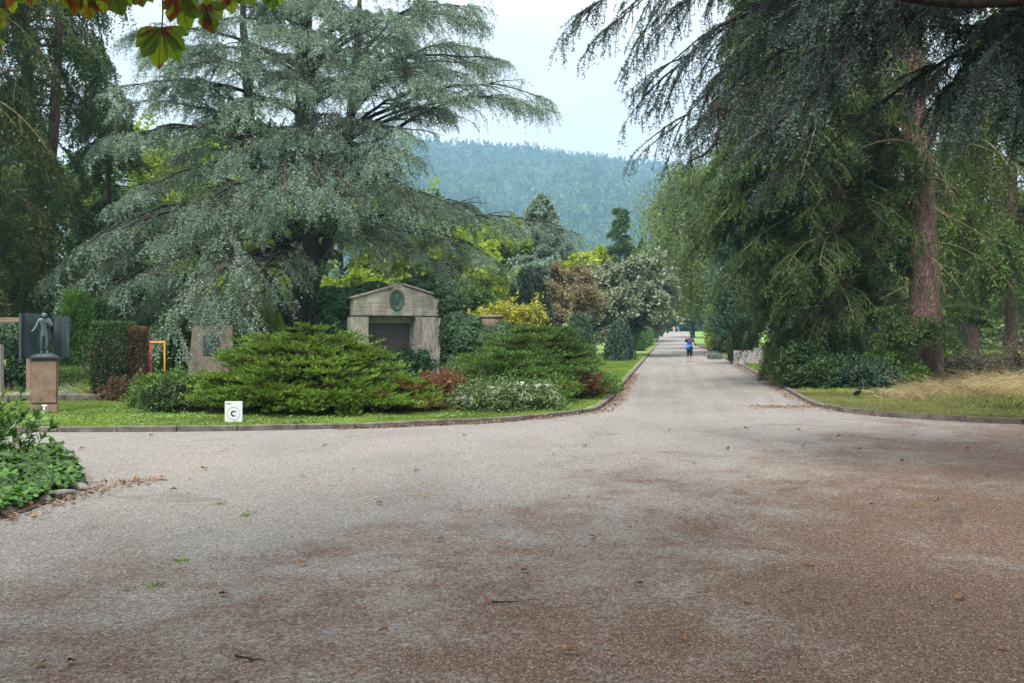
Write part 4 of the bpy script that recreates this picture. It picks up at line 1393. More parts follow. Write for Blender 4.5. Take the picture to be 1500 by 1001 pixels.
# ---------- monument
def gable_monument():
    c = np.array([-4.25, 35.6])
    rz = math.radians(22)
    t = thing('stone_monument', 'gabled grey stone tomb monument with a dark plaque and oval medallion, framed in ivy', 'monument', (c[0], c[1], 0), rz)
    W = 1.68
    # front towards -y ; piers
    for s, w in ((-1, .66), (1, .80)):
        bm = bmesh.new()
        x0, x1 = sorted((s * W, s * (W - w)))
        bm_box(bm, x0, x1, -.45, .45, -.1, 2.30, .03)
        bmesh.ops.subdivide_edges(bm, edges=bm.edges[:], cuts=7, use_grid_fill=True)
        rr = random.Random(3 + s)
        for v in bm.verts:
            v.co += Vector((rr.gauss(0, .012), rr.gauss(0, .010), 0))
        bm_obj('pier', bm, M['stone_pier'], t)
    # rough picked inner edge of the right pier
    bm = bmesh.new()
    bm_box(bm, .68, .885, -.47, -.1, .3, 2.30, .02)
    bmesh.ops.subdivide_edges(bm, edges=bm.edges[:], cuts=9, use_grid_fill=True)
    rr = random.Random(9)
    for v in bm.verts:
        v.co += Vector((rr.gauss(0, .012), rr.gauss(0, .012), rr.gauss(0, .01)))
    bm_obj('picked_edge', bm, M['stone_pick'], t)
    # gable block
    bm = bmesh.new()
    prof = [(-1.60, 2.303), (1.62, 2.303), (1.62, 2.98), (.16, 3.40), (.12, 3.46), (-.12, 3.46), (-.16, 3.40), (-1.60, 2.98)]
    vs = [bm.verts.new((x, -.48, z)) for x, z in prof]
    f = bm.faces.new(vs)
    r = bmesh.ops.extrude_face_region(bm, geom=[f])
    for v in [g for g in r['geom'] if isinstance(g, bmesh.types.BMVert)]:
        v.co.y = .48
    bmesh.ops.bevel(bm, geom=bm.edges[:], offset=.02, segments=2, affect='EDGES')
    bm_obj('gable', bm, M['stone'], t)
    # cornice slabs on the slopes
    for s in (-1, 1):
        bm = bmesh.new()
        a, b = Vector((s * .17, 0, 3.405)), Vector((s * 1.70, 0, 2.965))
        d = (b - a).normalized()
        L = (b - a).length
        bm_box(bm, 0, L, -.54, .54, .012, .075, .012)
        ang = -math.atan2(d.z, d.x)
        bmesh.ops.transform(bm, matrix=Matrix.Translation(a) @ Matrix.Rotation(ang, 4, 'Y'), verts=bm.verts)
        bm_obj('cornice', bm, M['stone_pier'], t)
    # recess: back slab, light frame, plaque
    box('back_slab', (-1.02, .88, .12, .40, -.1, 2.30), M['stone_pier'], t, .01)
    bm = bmesh.new()
    bm_box(bm, -1.018, .72, .02, .115, 2.06, 2.29, .01)
    bm_box(bm, .60, .72, .02, .115, .3, 2.055, .01)
    bm_obj('frame', bm, M['concrete'], t)
    pl = box('plaque', (-1.0, .595, .04, .112, .85, 2.05), M['plaque'], t, .008)
    for x in (-.55, .32):
        lathe('stud', [(0.0, 0), (.028, 0), (.028, .012), (.012, .02), (0.001, .021)], M['concrete'], pl, 12).matrix_local = Matrix.Translation((x, .04, 1.73)) @ Matrix.Rotation(math.pi / 2, 4, 'X')
    box('plinth_block', (-1.75, 1.78, -.6, .55, -.2, .12), M['stone_pier'], t, .03)
    # medallion
    md = lathe('medallion', [(0.001, 0), (.30, 0), (.30, .03), (.27, .055), (.25, .035), (.12, .05), (.001, .055)], M['bronze_green'], t, 36)
    md.matrix_local = Matrix.Translation((-.03, -.482, 2.87)) @ Matrix.Rotation(math.pi / 2, 4, 'X') @ Matrix.Diagonal((.88, 1.27, 1, 1))
    # relief head in profile on the medallion
    skin_mesh('relief', {'a': ((0, .02, -.17), .075), 'b': ((0, 0, -.05), .06), 'c': ((.0, -.01, .10), .095), 'n': ((.085, -.01, .07), .028), 'ch': ((.06, -.005, -.01), .035)},
              [('a', 'b'), ('b', 'c'), ('c', 'n'), ('b', 'ch')], M['bronze_green'], md, 2).matrix_local = Matrix.Translation((0, 0, .045)) @ Matrix.Rotation(-math.pi / 2, 4, 'X') @ Matrix.Diagonal((.95, .35, .85, 1))
    # green copper run-off below the medallion
    bm = bmesh.new()
    vs = [bm.verts.new(p) for p in ((-.20, -.4835, 2.325), (.16, -.4835, 2.325), (.10, -.4835, 2.50), (-.15, -.4835, 2.50))]
    bm.faces.new(vs)
    bm_obj('verdigris_stain', bm, solid('verdigris_stain', [(.10, .24, .18), (.20, .24, .19)], 9, .9, .2, (3, 3, .6)), t)
    return t, c, rz


mon, mc, mrz = gable_monument()


# ---------- ivy
def ivy_cloud(lumps, n, L, rng, mb, facing=(.25, -.9, .25)):
    """leaves over the outside of a set of ellipsoids (x,y,z,rx,ry,rz)"""
    vol = np.array([l[3] * l[5] + l[4] * l[5] + l[3] * l[4] for l in lumps])
    cnt = np.maximum((n * vol / vol.sum()).astype(int), 20)
    for l, m in zip(lumps, cnt):
        u = rv(rng, m)
        keep = u[:, 1] < .55
        u = u[keep]
        m = len(u)
        c = np.array(l[:3])
        rad = np.array(l[3:6])
        k = 1 - np.abs(rng.normal(size=m)) * .07 + .05 * np.sin(u[:, 0] * 9 + u[:, 2] * 11)
        p = c + u * rad * k[:, None]
        nn = nrm(u / rad)
        dn = nrm(np.cross(nn, rv(rng, m)) * .8 + np.array([0, 0, -.55]) + nn * .25)
        w = nrm(np.cross(dn, nn + rv(rng, m) * .45))
        kk = rng.uniform(.55, 1.3, m)
        Lk, Wk = L * kk, L * 1.0 * kk
        # five-point ivy leaf outline
        a, b = dn, w
        pts = [(0, 0), (.15, .5), (.55, .42), (1.0, 0), (.55, -.42), (.15, -.5)]
        v = np.stack([p + a * (q[0] * Lk)[:, None] + b * (q[1] * Wk)[:, None] + nn * (.12 * Lk * (1 - abs(q[1]) * 2))[:, None] for q in pts], 1)
        i = np.arange(m)[:, None] * 6
        mb.add(v.reshape(-1, 3), np.concatenate([i + np.array([0, 1, 2, 3]), i + np.array([0, 3, 4, 5])], 0))


def ivy_thing(name, label, loc, lumps, n, L, seed, mat='ivy', cat='ivy', group=None):
    rng = np.random.default_rng(seed)
    t = thing(name, label, cat, loc, 0, group)
    mb = MB()
    ivy_cloud(lumps, n, L, rng, mb)
    inner = [(l[0], l[1] + .05, l[2], l[3] * .82, l[4] * .82, l[5] * .82) for l in lumps]
    ivy_cloud(inner, int(n * .5), L * 1.3, rng, mb)
    wd = MB()
    m = 26
    xs = np.array([l[0] for l in lumps[:2]])
    st = np.stack([rng.choice(xs, m) + rng.normal(size=m) * .15, np.array([lumps[0][1]] * m), np.zeros(m)], -1)
    s = grow(st, nrm(np.stack([rng.normal(size=m) * .2, np.zeros(m), np.ones(m)], -1)), rng.uniform(.6, 1, m) * max(l[2] for l in lumps), np.zeros((m, 3)), 8, rng, .06)
    wd.add(*tubes(s, np.broadcast_to(np.linspace(.03, .01, 8)[None], (m, 8)), 4))
    wd.build('stem', M['bark_dark'], t)
    mb.build('foliage', M[mat], t)
    return t


def PR(px, py, Y, o):
    p = P(px, py, Y)
    return p - np.array([o[0], o[1], 0])


GI = 'ivy around the stone monument'
o_ = (-5.9, 36.3)
ll = []
for (px, py, Y, a, b, c) in [(492, 470, 35.5, .6, .5, .8), (503, 445, 35.3, .5, .5, .6), (490, 512, 35.5, .6, .5, .7), (498, 490, 35.3, .45, .45, .7), (482, 438, 35.9, .5, .4, .5), (528, 428, 35.5, .5, .4, .2), (548, 419, 35.5, .5, .4, .17), (512, 432, 35.4, .45, .4, .3), (474, 480, 36.2, .45, .5, .6), (468, 440, 36.6, .45, .4, .5)]:
    ll.append((*PR(px, py, Y, o_), a, b, c))
ivy_thing('ivy_plant', 'dark ivy climbing the left side of the stone monument', (*o_, 0), ll, 11000, .085, 911, group=GI)
o_ = (-2.3, 36.0)
ll = []
for (px, py, Y, a, b, c) in [(656, 450, 35.9, .38, .4, .5), (654, 490, 35.7, .24, .35, .8), (656, 530, 35.7, .27, .35, .8), (642, 430, 36.0, .45, .4, .2), (622, 420, 36.1, .45, .4, .17), (604, 413, 36.2, .35, .35, .15), (665, 470, 36.2, .35, .4, .7), (668, 520, 36, .35, .4, .8)]:
    ll.append((*PR(px, py, Y, o_), a, b, c))
ivy_thing('ivy_plant', 'dark ivy hanging over the right gable and pier of the stone monument', (*o_, 0), ll, 9500, .085, 912, group=GI)
o_ = (-1.2, 34.5)
ll = []
for (px, py, Y, a, b, c) in [(685, 500, 34.5, .6, .5, .75), (715, 505, 34.4, .6, .5, .7), (735, 500, 34.3, .45, .5, .6), (665, 490, 34.8, .45, .5, .8), (700, 535, 34.3, .8, .5, .6), (670, 545, 34.3, .5, .5, .6), (740, 520, 34.3, .4, .5, .5), (672, 468, 34.9, .4, .4, .3), (738, 485, 34.4, .35, .4, .35), (690, 475, 34.6, .45, .4, .3)]:
    ll.append((*PR(px, py, Y, o_), a, b, c))
ivy_thing('ivy_wall', 'wide wall smothered in dark ivy under the terracotta urn', (*o_, 0), ll, 15000, .09, 913, cat='ivy wall', group=GI)
# urn
ub = P(720, 482, 34.6)
ut = thing('stone_urn', 'weathered brown urn standing on the ivy-smothered wall', 'urn', ub)
lathe('bowl', [(.001, 0), (.30, 0), (.32, .03), (.36, .12), (.375, .24), (.37, .36), (.34, .38)], M['urn'], ut, 28)
lathe('rim', [(.34, .378), (.40, .385), (.415, .43), (.40, .48), (.34, .485), (.31, .45), (.001, .44)], M['urn'], ut, 28)
# pinkish rock/gable stone next to it
# yellow shrub
broadleaf('yellow_shrub', 'loose shrub with bright yellow leaves behind the urn', None, at(748, 37.0), 2.75, 1.4, (*bk, M['yellow']), 921, z0=.25, n_l=34, n2=8, n3=6, per=9, tl=.13, tw=.065, cat='shrub', sp=.05)
# red-brown shrub and roses
broadleaf('russet_shrub', 'small red-brown shrub between the green juniper and the white roses', None, at(640, 21.2, .05), .58, .42, (*bk, M['red_shrub']), 922, z0=.1, n_l=30, n2=8, n3=6, per=9, tl=.06, tw=.03, cat='shrub', trunk_r=.02, sp=.02)


def rose(px, Y, h, r, seed, lab):
    t = broadleaf('rose_bush', lab, 'white roses in front of the dark juniper', at(px, Y, LZ), h, r, (M['bark_moss'], M['bark_moss'], M['rose_leaf']), seed, z0=.15, n_l=24, n2=6, n3=5, per=7, tl=.055, tw=.032, cat='rose bush', trunk_r=.012, sp=.02)
    rng = np.random.default_rng(seed + 50)
    mb = MB()
    n = 190
    a, z = rng.uniform(0, TAU, n), h * rng.uniform(.5, 1.15, n)
    rr = r * np.clip(1.15 - (z / h - .45) ** 2 * 1.6, .1, 1.1) * rng.uniform(.75, 1.1, n)
    c = np.stack([np.cos(a) * rr, np.sin(a) * rr, z], -1)
    for k in range(9):
        d = nrm(rv(rng, n) + np.array([0, -.2, .35]))
        mb.add(*leaves(c + rng.normal(size=c.shape) * .008, d, nrm(np.cross(d, rv(rng, n))), rng.uniform(.04, .07, n), rng.uniform(.04, .06, n)))
    o = mb.build('blossom', M['white_petal'], t)
    o['kind'] = 'stuff'
    return t


for k, (px, Y, h, r, lab) in enumerate([(690, 20.5, .36, .27, 'white rose bush nearest the red-brown shrub'), (722, 20.5, .43, .30, 'full white rose bush second from the red-brown shrub'), (757, 20.7, .50, .31, 'tallest white rose bush in the middle of the bed'), (793, 20.9, .45, .30, 'white rose bush at the avenue end of the bed')]):
    rose(px, Y, h, r, 931 + k, lab)
# soil strip
bm = bmesh.new()
vs = [bm.verts.new(p) for p in ((-1.0, 19.75, LZ + .006), (.9, 20.35, LZ + .006), (1.25, 21.5, LZ + .006), (.5, 21.7, LZ + .006), (-1.3, 21.2, LZ + .006))]
bm.faces.new(vs)
tag(bm_obj('soil', bm, M['soil']), kind='structure')
print('monument done')


# ---------- headstone with a bronze plate behind the juniper
hs = thing('headstone', 'tapering grey headstone with a dark bronze plate under the cedar boughs', 'gravestone', (-9.25, 30.2, 0), .25)
bm = bmesh.new()
prof = [(-.66, -.1), (.80, -.1), (.70, 1.95), (-.46, 1.9)]
vs = [bm.verts.new((x, -.2, z)) for x, z in prof]
f = bm.faces.new(vs)
r = bmesh.ops.extrude_face_region(bm, geom=[f])
for v in [g for g in r['geom'] if isinstance(g, bmesh.types.BMVert)]:
    v.co.y = .2
bmesh.ops.bevel(bm, geom=bm.edges[:], offset=.025, segments=2, affect='EDGES')
bm_obj('slab', bm, solid('warm_grey_stone', [(.09, .075, .065), (.14, .118, .102), (.19, .163, .142)], 6, .9, .4), hs)
box('plate', (-.16, .34, -.225, -.195, 1.02, 1.62), M['bronze_dark'], hs, .01)

# ---------- statue on plinth
px0 = (-9.52, 20.15, LZ)
pt = thing('stone_plinth', 'square red sandstone plinth on the lawn under the bronze statue', 'plinth', px0, .40)
box('base_course', (-.262, .262, -.262, .262, -.1, .195), M['sandstone'], pt, .025)
box('shaft', (-.255, .255, -.255, .255, .20, 1.10), M['sandstone'], pt, .03)
bm = bmesh.new()
zt = 1.10
st = thing('bronze_statue', 'dark green bronze statue of a standing man before two upright panels', 'statue', (px0[0], px0[1], px0[2] + zt), .40)
bm = bmesh.new()
bm_box(bm, -.30, .30, -.30, .26, 0.0, .055, .02)
bm_obj('base', bm, M['bronze_dark'], st)
mb = MB()
# low mound under the feet
a = np.linspace(0, TAU, 20, endpoint=False)
V = np.array([[r_ * math.cos(t_) * 1.1, r_ * math.sin(t_) * .8 - .03, z_] for r_, z_ in ((.24, .05), (.20, .09), (.12, .115), (.001, .12)) for t_ in a])
idx = np.arange(80).reshape(4, 20)
mb.add(V, np.stack([idx[:-1], np.roll(idx[:-1], -1, 1), np.roll(idx[1:], -1, 1), idx[1:]], -1).reshape(-1, 4), True)
mb.build('mound', M['bronze_dark'], st)
# panels: left broad one folded, right one narrower, free standing behind the figure
for nm, quad in (('panel', [(-.46, -.05), (-.40, .16), (-.10, .26), (-.10, .22), (-.37, .125), (-.42, -.06)]), ('panel', [(.17, .27), (.40, .20), (.47, .0), (.43, -.01), (.375, .165), (.17, .23)])):
    bm = bmesh.new()
    z0_, z1_ = (.01, .93) if quad[0][0] < 0 else (.04, .86)
    lo = [bm.verts.new((x, y, z0_)) for x, y in quad]
    f = bm.faces.new(lo)
    r = bmesh.ops.extrude_face_region(bm, geom=[f])
    for v in [g for g in r['geom'] if isinstance(g, bmesh.types.BMVert)]:
        v.co.z = z1_
    bm_obj(nm, bm, M['bronze_dark'], st)
J = {  # standing man about 0.98 m, coat open, one hand at the chest, one held out
    'pel': ((0, 0, .52), (.072, .058)), 'wst': ((0, .005, .62), (.066, .052)), 'chs': ((0, 0, .74), (.085, .062)), 'nck': ((.005, -.01, .835), (.030, .030)),
    'hd0': ((.005, -.025, .875), (.046, .050)), 'hd1': ((.005, -.03, .945), (.050, .056)),
    'shl': ((-.095, 0, .79), .038), 'ell': ((-.145, -.03, .66), .030), 'wrl': ((-.20, -.11, .575), .021), 'hal': ((-.235, -.14, .55), .017),
    'shr': ((.095, 0, .79), .038), 'elr': ((.14, -.04, .665), .031), 'wrr': ((.055, -.11, .735), .022), 'har': ((.02, -.115, .775), .022),
    'hil': ((-.045, 0, .47), .052), 'knl': ((-.05, -.02, .30), .040), 'anl': ((-.045, 0, .145), .026), 'tol': ((-.055, -.075, .12), .020),
    'hir': ((.045, 0, .47), .052), 'knr': ((.055, -.03, .30), .040), 'anr': ((.05, -.02, .145), .026), 'tor': ((.07, -.09, .12), .020)}
E = [('pel', 'wst'), ('wst', 'chs'), ('chs', 'nck'), ('nck', 'hd0'), ('hd0', 'hd1'), ('chs', 'shl'), ('shl', 'ell'), ('ell', 'wrl'), ('wrl', 'hal'), ('chs', 'shr'), ('shr', 'elr'), ('elr', 'wrr'), ('wrr', 'har'),
     ('pel', 'hil'), ('hil', 'knl'), ('knl', 'anl'), ('anl', 'tol'), ('pel', 'hir'), ('hir', 'knr'), ('knr', 'anr'), ('anr', 'tor')]
fg = skin_mesh('figure', J, E, M['bronze'], st, 2)
for sv_ in fg.data.skin_vertices[0].data:
    sv_.radius = (sv_.radius[0] * 1.14, sv_.radius[1] * 1.1)
# coat tails: an open sheet hanging from the waist round the back
mb = MB()
aa = np.linspace(-.55, math.pi + .55, 21)
prof = [(.088, .70), (.092, .60), (.105, .50), (.118, .40), (.128, .32)]
V, nz_ = [], []
for r_, z_ in prof:
    for k, t_ in enumerate(aa):
        rr = r_ * (1 + .06 * math.sin(k * 2.1) * (z_ < .55))
        V.append((rr * math.cos(t_) * 1.1, rr * math.sin(t_) * .85, z_))
V = np.array(V)
V2 = V * np.array([.93, .93, 1])
idx = np.arange(len(V)).reshape(5, 21)
qq = np.stack([idx[:-1, :-1], idx[:-1, 1:], idx[1:, 1:], idx[1:, :-1]], -1).reshape(-1, 4)
nV = len(V)
rim = [(idx[-1, k], idx[-1, k + 1], idx[-1, k + 1] + nV, idx[-1, k] + nV) for k in range(20)]
rim += [(idx[k, 0], idx[k + 1, 0], idx[k + 1, 0] + nV, idx[k, 0] + nV) for k in range(4)] + [(idx[k, -1], idx[k + 1, -1], idx[k + 1, -1] + nV, idx[k, -1] + nV) for k in range(4)]
mb.add(np.concatenate([V, V2]), np.concatenate([qq, qq[:, ::-1] + nV, np.array(rim)]), True)
mb.build('coat', M['bronze'], st)
# white T-shaped marker stuck in the grass before the plinth
tm = thing('plant_marker', 'small white T-shaped marker standing against the sandstone plinth', 'marker', (-9.36, 19.80, LZ), .4)
box('post', (-.018, .018, -.006, .006, -.05, .16), M['white'], tm, .003)
box('crossbar', (-.055, .055, -.01, .008, .161, .195), M['white'], tm, .003)

# ---------- sign with the letter C
sg = thing('section_sign', 'small white sign with a circled letter C at the lawn edge', 'sign', (-4.99, 17.75, LZ - .03), .06)
box('panel', (-.155, .155, -.015, .015, .035, .435), M['sign_white'], sg, .004)
box('post', (-.06, .06, .017, .057, -.1, .30), M['concrete'], sg, .005)
mb = MB()


def ring(mb, r0, r1, t0, t1, n, y, cx, cz, sx=1.0, taper=None):
    t = np.linspace(t0, t1, n)
    f = np.ones(n) if taper is None else taper(np.linspace(0, 1, n))
    mid, hw = (r0 + r1) / 2, (r1 - r0) / 2
    V = np.concatenate([np.stack([cx + np.cos(t) * (mid - hw * f) * sx, np.full(n, y), cz + np.sin(t) * (mid - hw * f)], -1), np.stack([cx + np.cos(t) * (mid + hw * f) * sx, np.full(n, y), cz + np.sin(t) * (mid + hw * f)], -1)])
    i = np.arange(n - 1)
    mb.add(V, np.stack([i, i + 1, i + 1 + n, i + n], -1))


for k in range(16):
    ring(mb, .1095, .1155, k * TAU / 16 + .05, (k + 1) * TAU / 16 - .03, 6, -.0175, .0, .215)
ring(mb, .027, .058, .75, TAU - .75, 30, -.0175, .004, .215, .92, lambda u: .35 + .65 * np.sin(u * math.pi) ** .6)
mb.add([(.030, -.0175, .238), (.047, -.0175, .238), (.047, -.0175, .268), (.040, -.0175, .268)], [[0, 1, 2, 3]])
mb.build('letter', M['ink'], sg)
# tiny line of print at the top left: little strokes
rr = random.Random(4)
mb = MB()
cx_ = -.125
for k in range(9):
    w_ = rr.uniform(.005, .009)
    h_ = rr.choice((.014, .014, .019))
    mb.add([(cx_, -.0178, .385), (cx_ + w_, -.0178, .385), (cx_ + w_, -.0178, .385 + h_), (cx_, -.0178, .385 + h_)], [[0, 1, 2, 3]])
    cx_ += w_ + .003
mb.build('caption', M['ink'], sg)

# ---------- coloured frame
fr = thing('garden_frame', 'slender painted frame of one red and one amber post with an orange bar', 'frame', (-9.17, 25.6, 0), .05)
box('post', (-.200, -.155, -.025, .025, .2, 1.42), M['red'], fr, .006)
o = box('post', (.165, .200, -.022, .022, .1, 1.44), M['amber'], fr, .006)
o['label'] = 'amber post'
box('crossbar', (-.202, .202, -.024, .024, 1.443, 1.490), M['orange'], fr, .006)

# ---------- pergola beam, pier and little wall at the left edge
pg = thing('pergola', 'weathered wooden beam on a stone pier at the left edge behind the statue', 'pergola', (-15.2, 27.5, 0), 0)
box('beam', (-3.5, 2.1, -.12, .12, 1.99, 2.13), M['wood_beam'], pg, .01)
box('post', (1.75, 1.98, -.11, .11, 0, 1.988), M['wood_beam'], pg, .01)
box('post', (-2.6, -2.36, -.11, .11, 0, 1.988), M['wood_beam'], pg, .01)
gs = thing('headstone', 'plain grey upright headstone cut by the left edge of the picture', 'gravestone', (-14.38, 27.1, 0), 0)
bm = bmesh.new()
bm_box(bm, -.42, .42, -.12, .12, -.1, 1.38, .03)
bm_obj('slab', bm, M['stone_pier'], gs)
o_ = (-13.9, 28.3)
ivy_thing('ivy_plant', 'grey-green ivy curtain hanging below the pergola beam', (*o_, 0), [(-.6, 0, 1.2, .8, .3, .9), (.15, 0, 1.0, .5, .3, 1.0), (-1.6, 0, 1.2, .8, .3, .9)], 5000, .08, 951)
# thuja
def thuja(label, base, h, r, seed, mat='thuja', n=900, group=None):
    rng = np.random.default_rng(seed)
    t = thing('thuja_tree', label, 'evergreen', base, 0, group)
    tr, lf = MB(), MB()
    trunk_tube(tr, [base - np.array([0, 0, .2]), base + np.array([0, 0, h * .5]), base + np.array([0, 0, h * .9])], .08, .02, 8, seed)
    a = rng.uniform(0, TAU, n)
    z = h * rng.random(n) ** .9
    prof = np.clip(1 - (z / h) ** 2.2, .05, 1) * (.75 + .25 * np.clip(z / (.25 * h), 0, 1))
    rr = r * prof * rng.uniform(.55, 1, n)
    pos = base + np.stack([np.cos(a) * rr * .6, np.sin(a) * rr * .6, z * .92], -1)
    d = nrm(np.stack([np.cos(a) * .5, np.sin(a) * .5, np.full(n, .75)], -1) + rng.normal(size=(n, 3)) * .15)
    b = grow(pos, d, rng.uniform(.3, .6, n), np.zeros((n, 3)), 5, rng, .05)
    lf.add(*tufts(b, 30, .085, .028, rng, .7, .6, .3, 0, .03))
    tr.build('trunk', M['bark_dark'], t, base)
    lf.build('crown', M[mat], t, base)
    return t


GT = 'column thujas behind the statue'
thuja('bright green column thuja right behind the bronze statue', at(112, 31), 2.9, .75, 961, group=GT)
thuja('darker column thuja between the statue and the yew block', at(140, 33), 2.7, .6, 962, 'yew', group=GT)
thuja('dark evergreen in the gap behind the coloured frame', at(255, 31), 2.3, .9, 963, 'yew', 700)
thuja('narrow evergreen left of the cedar trunk', at(395, 42), 3.6, .9, 964, 'lime', 700)


# ---------- small plants in the left bed
def tuft_plant(name, label, base, n, h, mat, seed, spread=.25, arch=.6, w=.02, leafy=0, cat='plant', group=None):
    rng = np.random.default_rng(seed)
    t = thing(name, label, cat, base, 0, group)
    mb = MB()
    an = rng.uniform(0, TAU, n)
    st = np.stack([rng.normal(size=n) * spread * .4, rng.normal(size=n) * spread * .4, np.full(n, -.02)], -1)
    lean = rng.uniform(.1, .7, n)
    d = nrm(np.stack([np.cos(an) * lean, np.sin(an) * lean, np.ones(n)], -1))
    L = h * rng.uniform(.6, 1.2, n)
    b = grow(st, d, L, np.stack([np.cos(an) * arch * .5, np.sin(an) * arch * .5, -arch * rng.uniform(.2, .8, n)], -1), 6, rng, .04)
    if leafy:
        pos, tan, tt, idx = spawn(b, leafy, .1, 1, rng)
        sd = side_of(tan, rng, .2)
        dd = nrm(sd + tan * .5)
        L2 = h * .22 * (1.15 - tt) * rng.uniform(.7, 1.2, len(tt))
        mb.add(*leaves(pos, dd, nrm(np.cross(dd, rv(rng, len(pos)))), L2, np.full(len(pos), w)))
    sides = np.cross(nrm(b[:, -1] - b[:, 0]), rv(rng, n))
    sides = nrm(sides)[:, None]
    ww = w * np.linspace(1, .15, 6)[None, :, None] * .5
    V = np.concatenate([b - sides * ww, b + sides * ww], 1)
    i = np.arange(n)[:, None, None] * 12 + np.arange(5)[None, :, None]
    q = np.concatenate([i, i + 1, i + 7, i + 6], -1).reshape(-1, 4)
    mb.add(V.reshape(-1, 3), q)
    mb.build('foliage', M[mat], t)
    return t


GF = 'perennials in the bed left of the junipers'
for k, (px, Y, h, n, mt, nm, lab, lfy) in enumerate([
    (212, 24.0, .72, 40, 'fern', 'fern_plant', 'yellowing fern under the red post of the coloured frame', 40),
    (234, 24.3, .78, 40, 'fern', 'fern_plant', 'yellow-green fern under the amber post', 40),
    (258, 24.6, .9, 60, 'fern', 'fern_plant', 'tall feathery fern right of the coloured frame', 40),
    (108, 26.5, .52, 120, 'lavender', 'lavender_plant', 'grey-green lavender clump right of the plinth', 0),
    (125, 25.6, .62, 90, 'fern', 'ornamental_grass', 'arching yellow-green grass next to the lavender', 0),
    (142, 25.3, .72, 70, 'fern', 'ornamental_grass', 'taller yellow-tipped grass against the yew block', 0),
    (118, 24.6, .30, 160, 'lavender', 'ground_cover_plant', 'pale low edging plant behind the stone edging', 14),
    (138, 24.3, .26, 140, 'green', 'ground_cover_plant', 'low green edging plant left of the yew block', 14),
    (95, 24.9, .22, 120, 'rose_leaf', 'ground_cover_plant', 'low pale plant beside the red-leaved one', 14),
    (84, 24.6, .20, 60, 'red_shrub', 'ground_cover_plant', 'tiny red-leaved plant touching the plinth edge', 12)]):
    tuft_plant(nm, lab, at(px, Y), n, h, mt, 971 + k, .45 if not lfy or h < .4 else .3, .6, .022 if lfy == 0 else .03, lfy, group=GF)
for k, (px, Y, h, r, mt, lab) in enumerate([
    (236, 21.6, .5, .5, 'green', 'light green leafy shrub at the left foot of the bright juniper'),
    (266, 21.2, .5, .55, 'green', 'mid green leafy shrub tucked against the juniper skirt'),
    (256, 20.4, .32, .42, 'deep', 'low dark leafy shrub nearest the lawn beside the juniper'),
    (186, 23.9, .26, .42, 'yew_dead', 'low brownish shrub in front of the yew block'),
    (600, 34.0, .9, .7, 'ivy', 'dark leafy shrub at the right foot of the monument'),
    (690, 22.4, .3, .5, 'rose_leaf', 'pale leafy ground plant beside the roses'),
    (446, 39.0, 2.0, .9, 'deep', 'rounded evergreen bush against the cedar trunk')]):
    broadleaf('leafy_shrub', lab, 'small leafy shrubs around the junipers', at(px, Y, .03), h, r, (*bk, M[mt]), 990 + k, z0=.05, n_l=26, n2=7, n3=6, per=10, tl=.085, tw=.045, cat='shrub', trunk_r=.02, sp=.03)
# low stone edging in front of that bed and around it
kerb([(-12.6, 23.2), (-11.0, 23.5), (-9.6, 23.75), (-7.6, 23.7)], .24, .2, .9, 'bed_edging', seed=7)
# side path at the left
bm = bmesh.new()
vs = [bm.verts.new((x, y, LZ + .006)) for x, y in ((-24, 22.9), (-12.7, 22.9), (-11.3, 24.3), (-10.6, 27.0), (-12, 27.2), (-24, 26.4))]
bm.faces.new(vs)
tag(bm_obj('path', bm, M['gravel']), kind='structure')
tuft_plant('ground_cover_plant', 'long pale yellow-green ground cover along the side path', at(10, 28.3), 500, .3, 'fern', 985, 4.0, .6, .03, 12)
print('left bed done')


# ---------- right: deadwood hedge, dry grass, undergrowth, logs
rng = np.random.default_rng(1001)
dh = thing('deadwood_hedge', 'long heap of dead branches behind the dry grass at the right', 'brushwood', (15.6, 31.0, 0), 0)
mb = MB()
n = 900
c = np.stack([rng.uniform(-2.6, 4.5, n), rng.normal(size=n) * .35, rng.random(n) ** 1.3 * 1.05], -1)
d = nrm(np.stack([rng.normal(size=n), rng.normal(size=n) * .5, rng.normal(size=n) * .35], -1))
b = grow(c, d, rng.uniform(.3, 1.4, n), rng.normal(size=(n, 3)) * .25, 6, rng, .08)
mb.add(*tubes(b, np.broadcast_to(np.linspace(.016, .004, 6)[None], (n, 6)) * rng.uniform(.5, 1.6, (n, 1)), 4))
mb.build('twigs', M['deadwood'], dh)
mb = MB()
pos, tan, tt, idx = spawn(b, 7, .2, 1, rng)
dd = rv(rng, len(pos))
mb.add(*leaves(pos, dd, nrm(np.cross(dd, rv(rng, len(pos)))), np.full(len(pos), .07), np.full(len(pos), .04)))
mb.build('foliage', M['spruce_old'], dh)


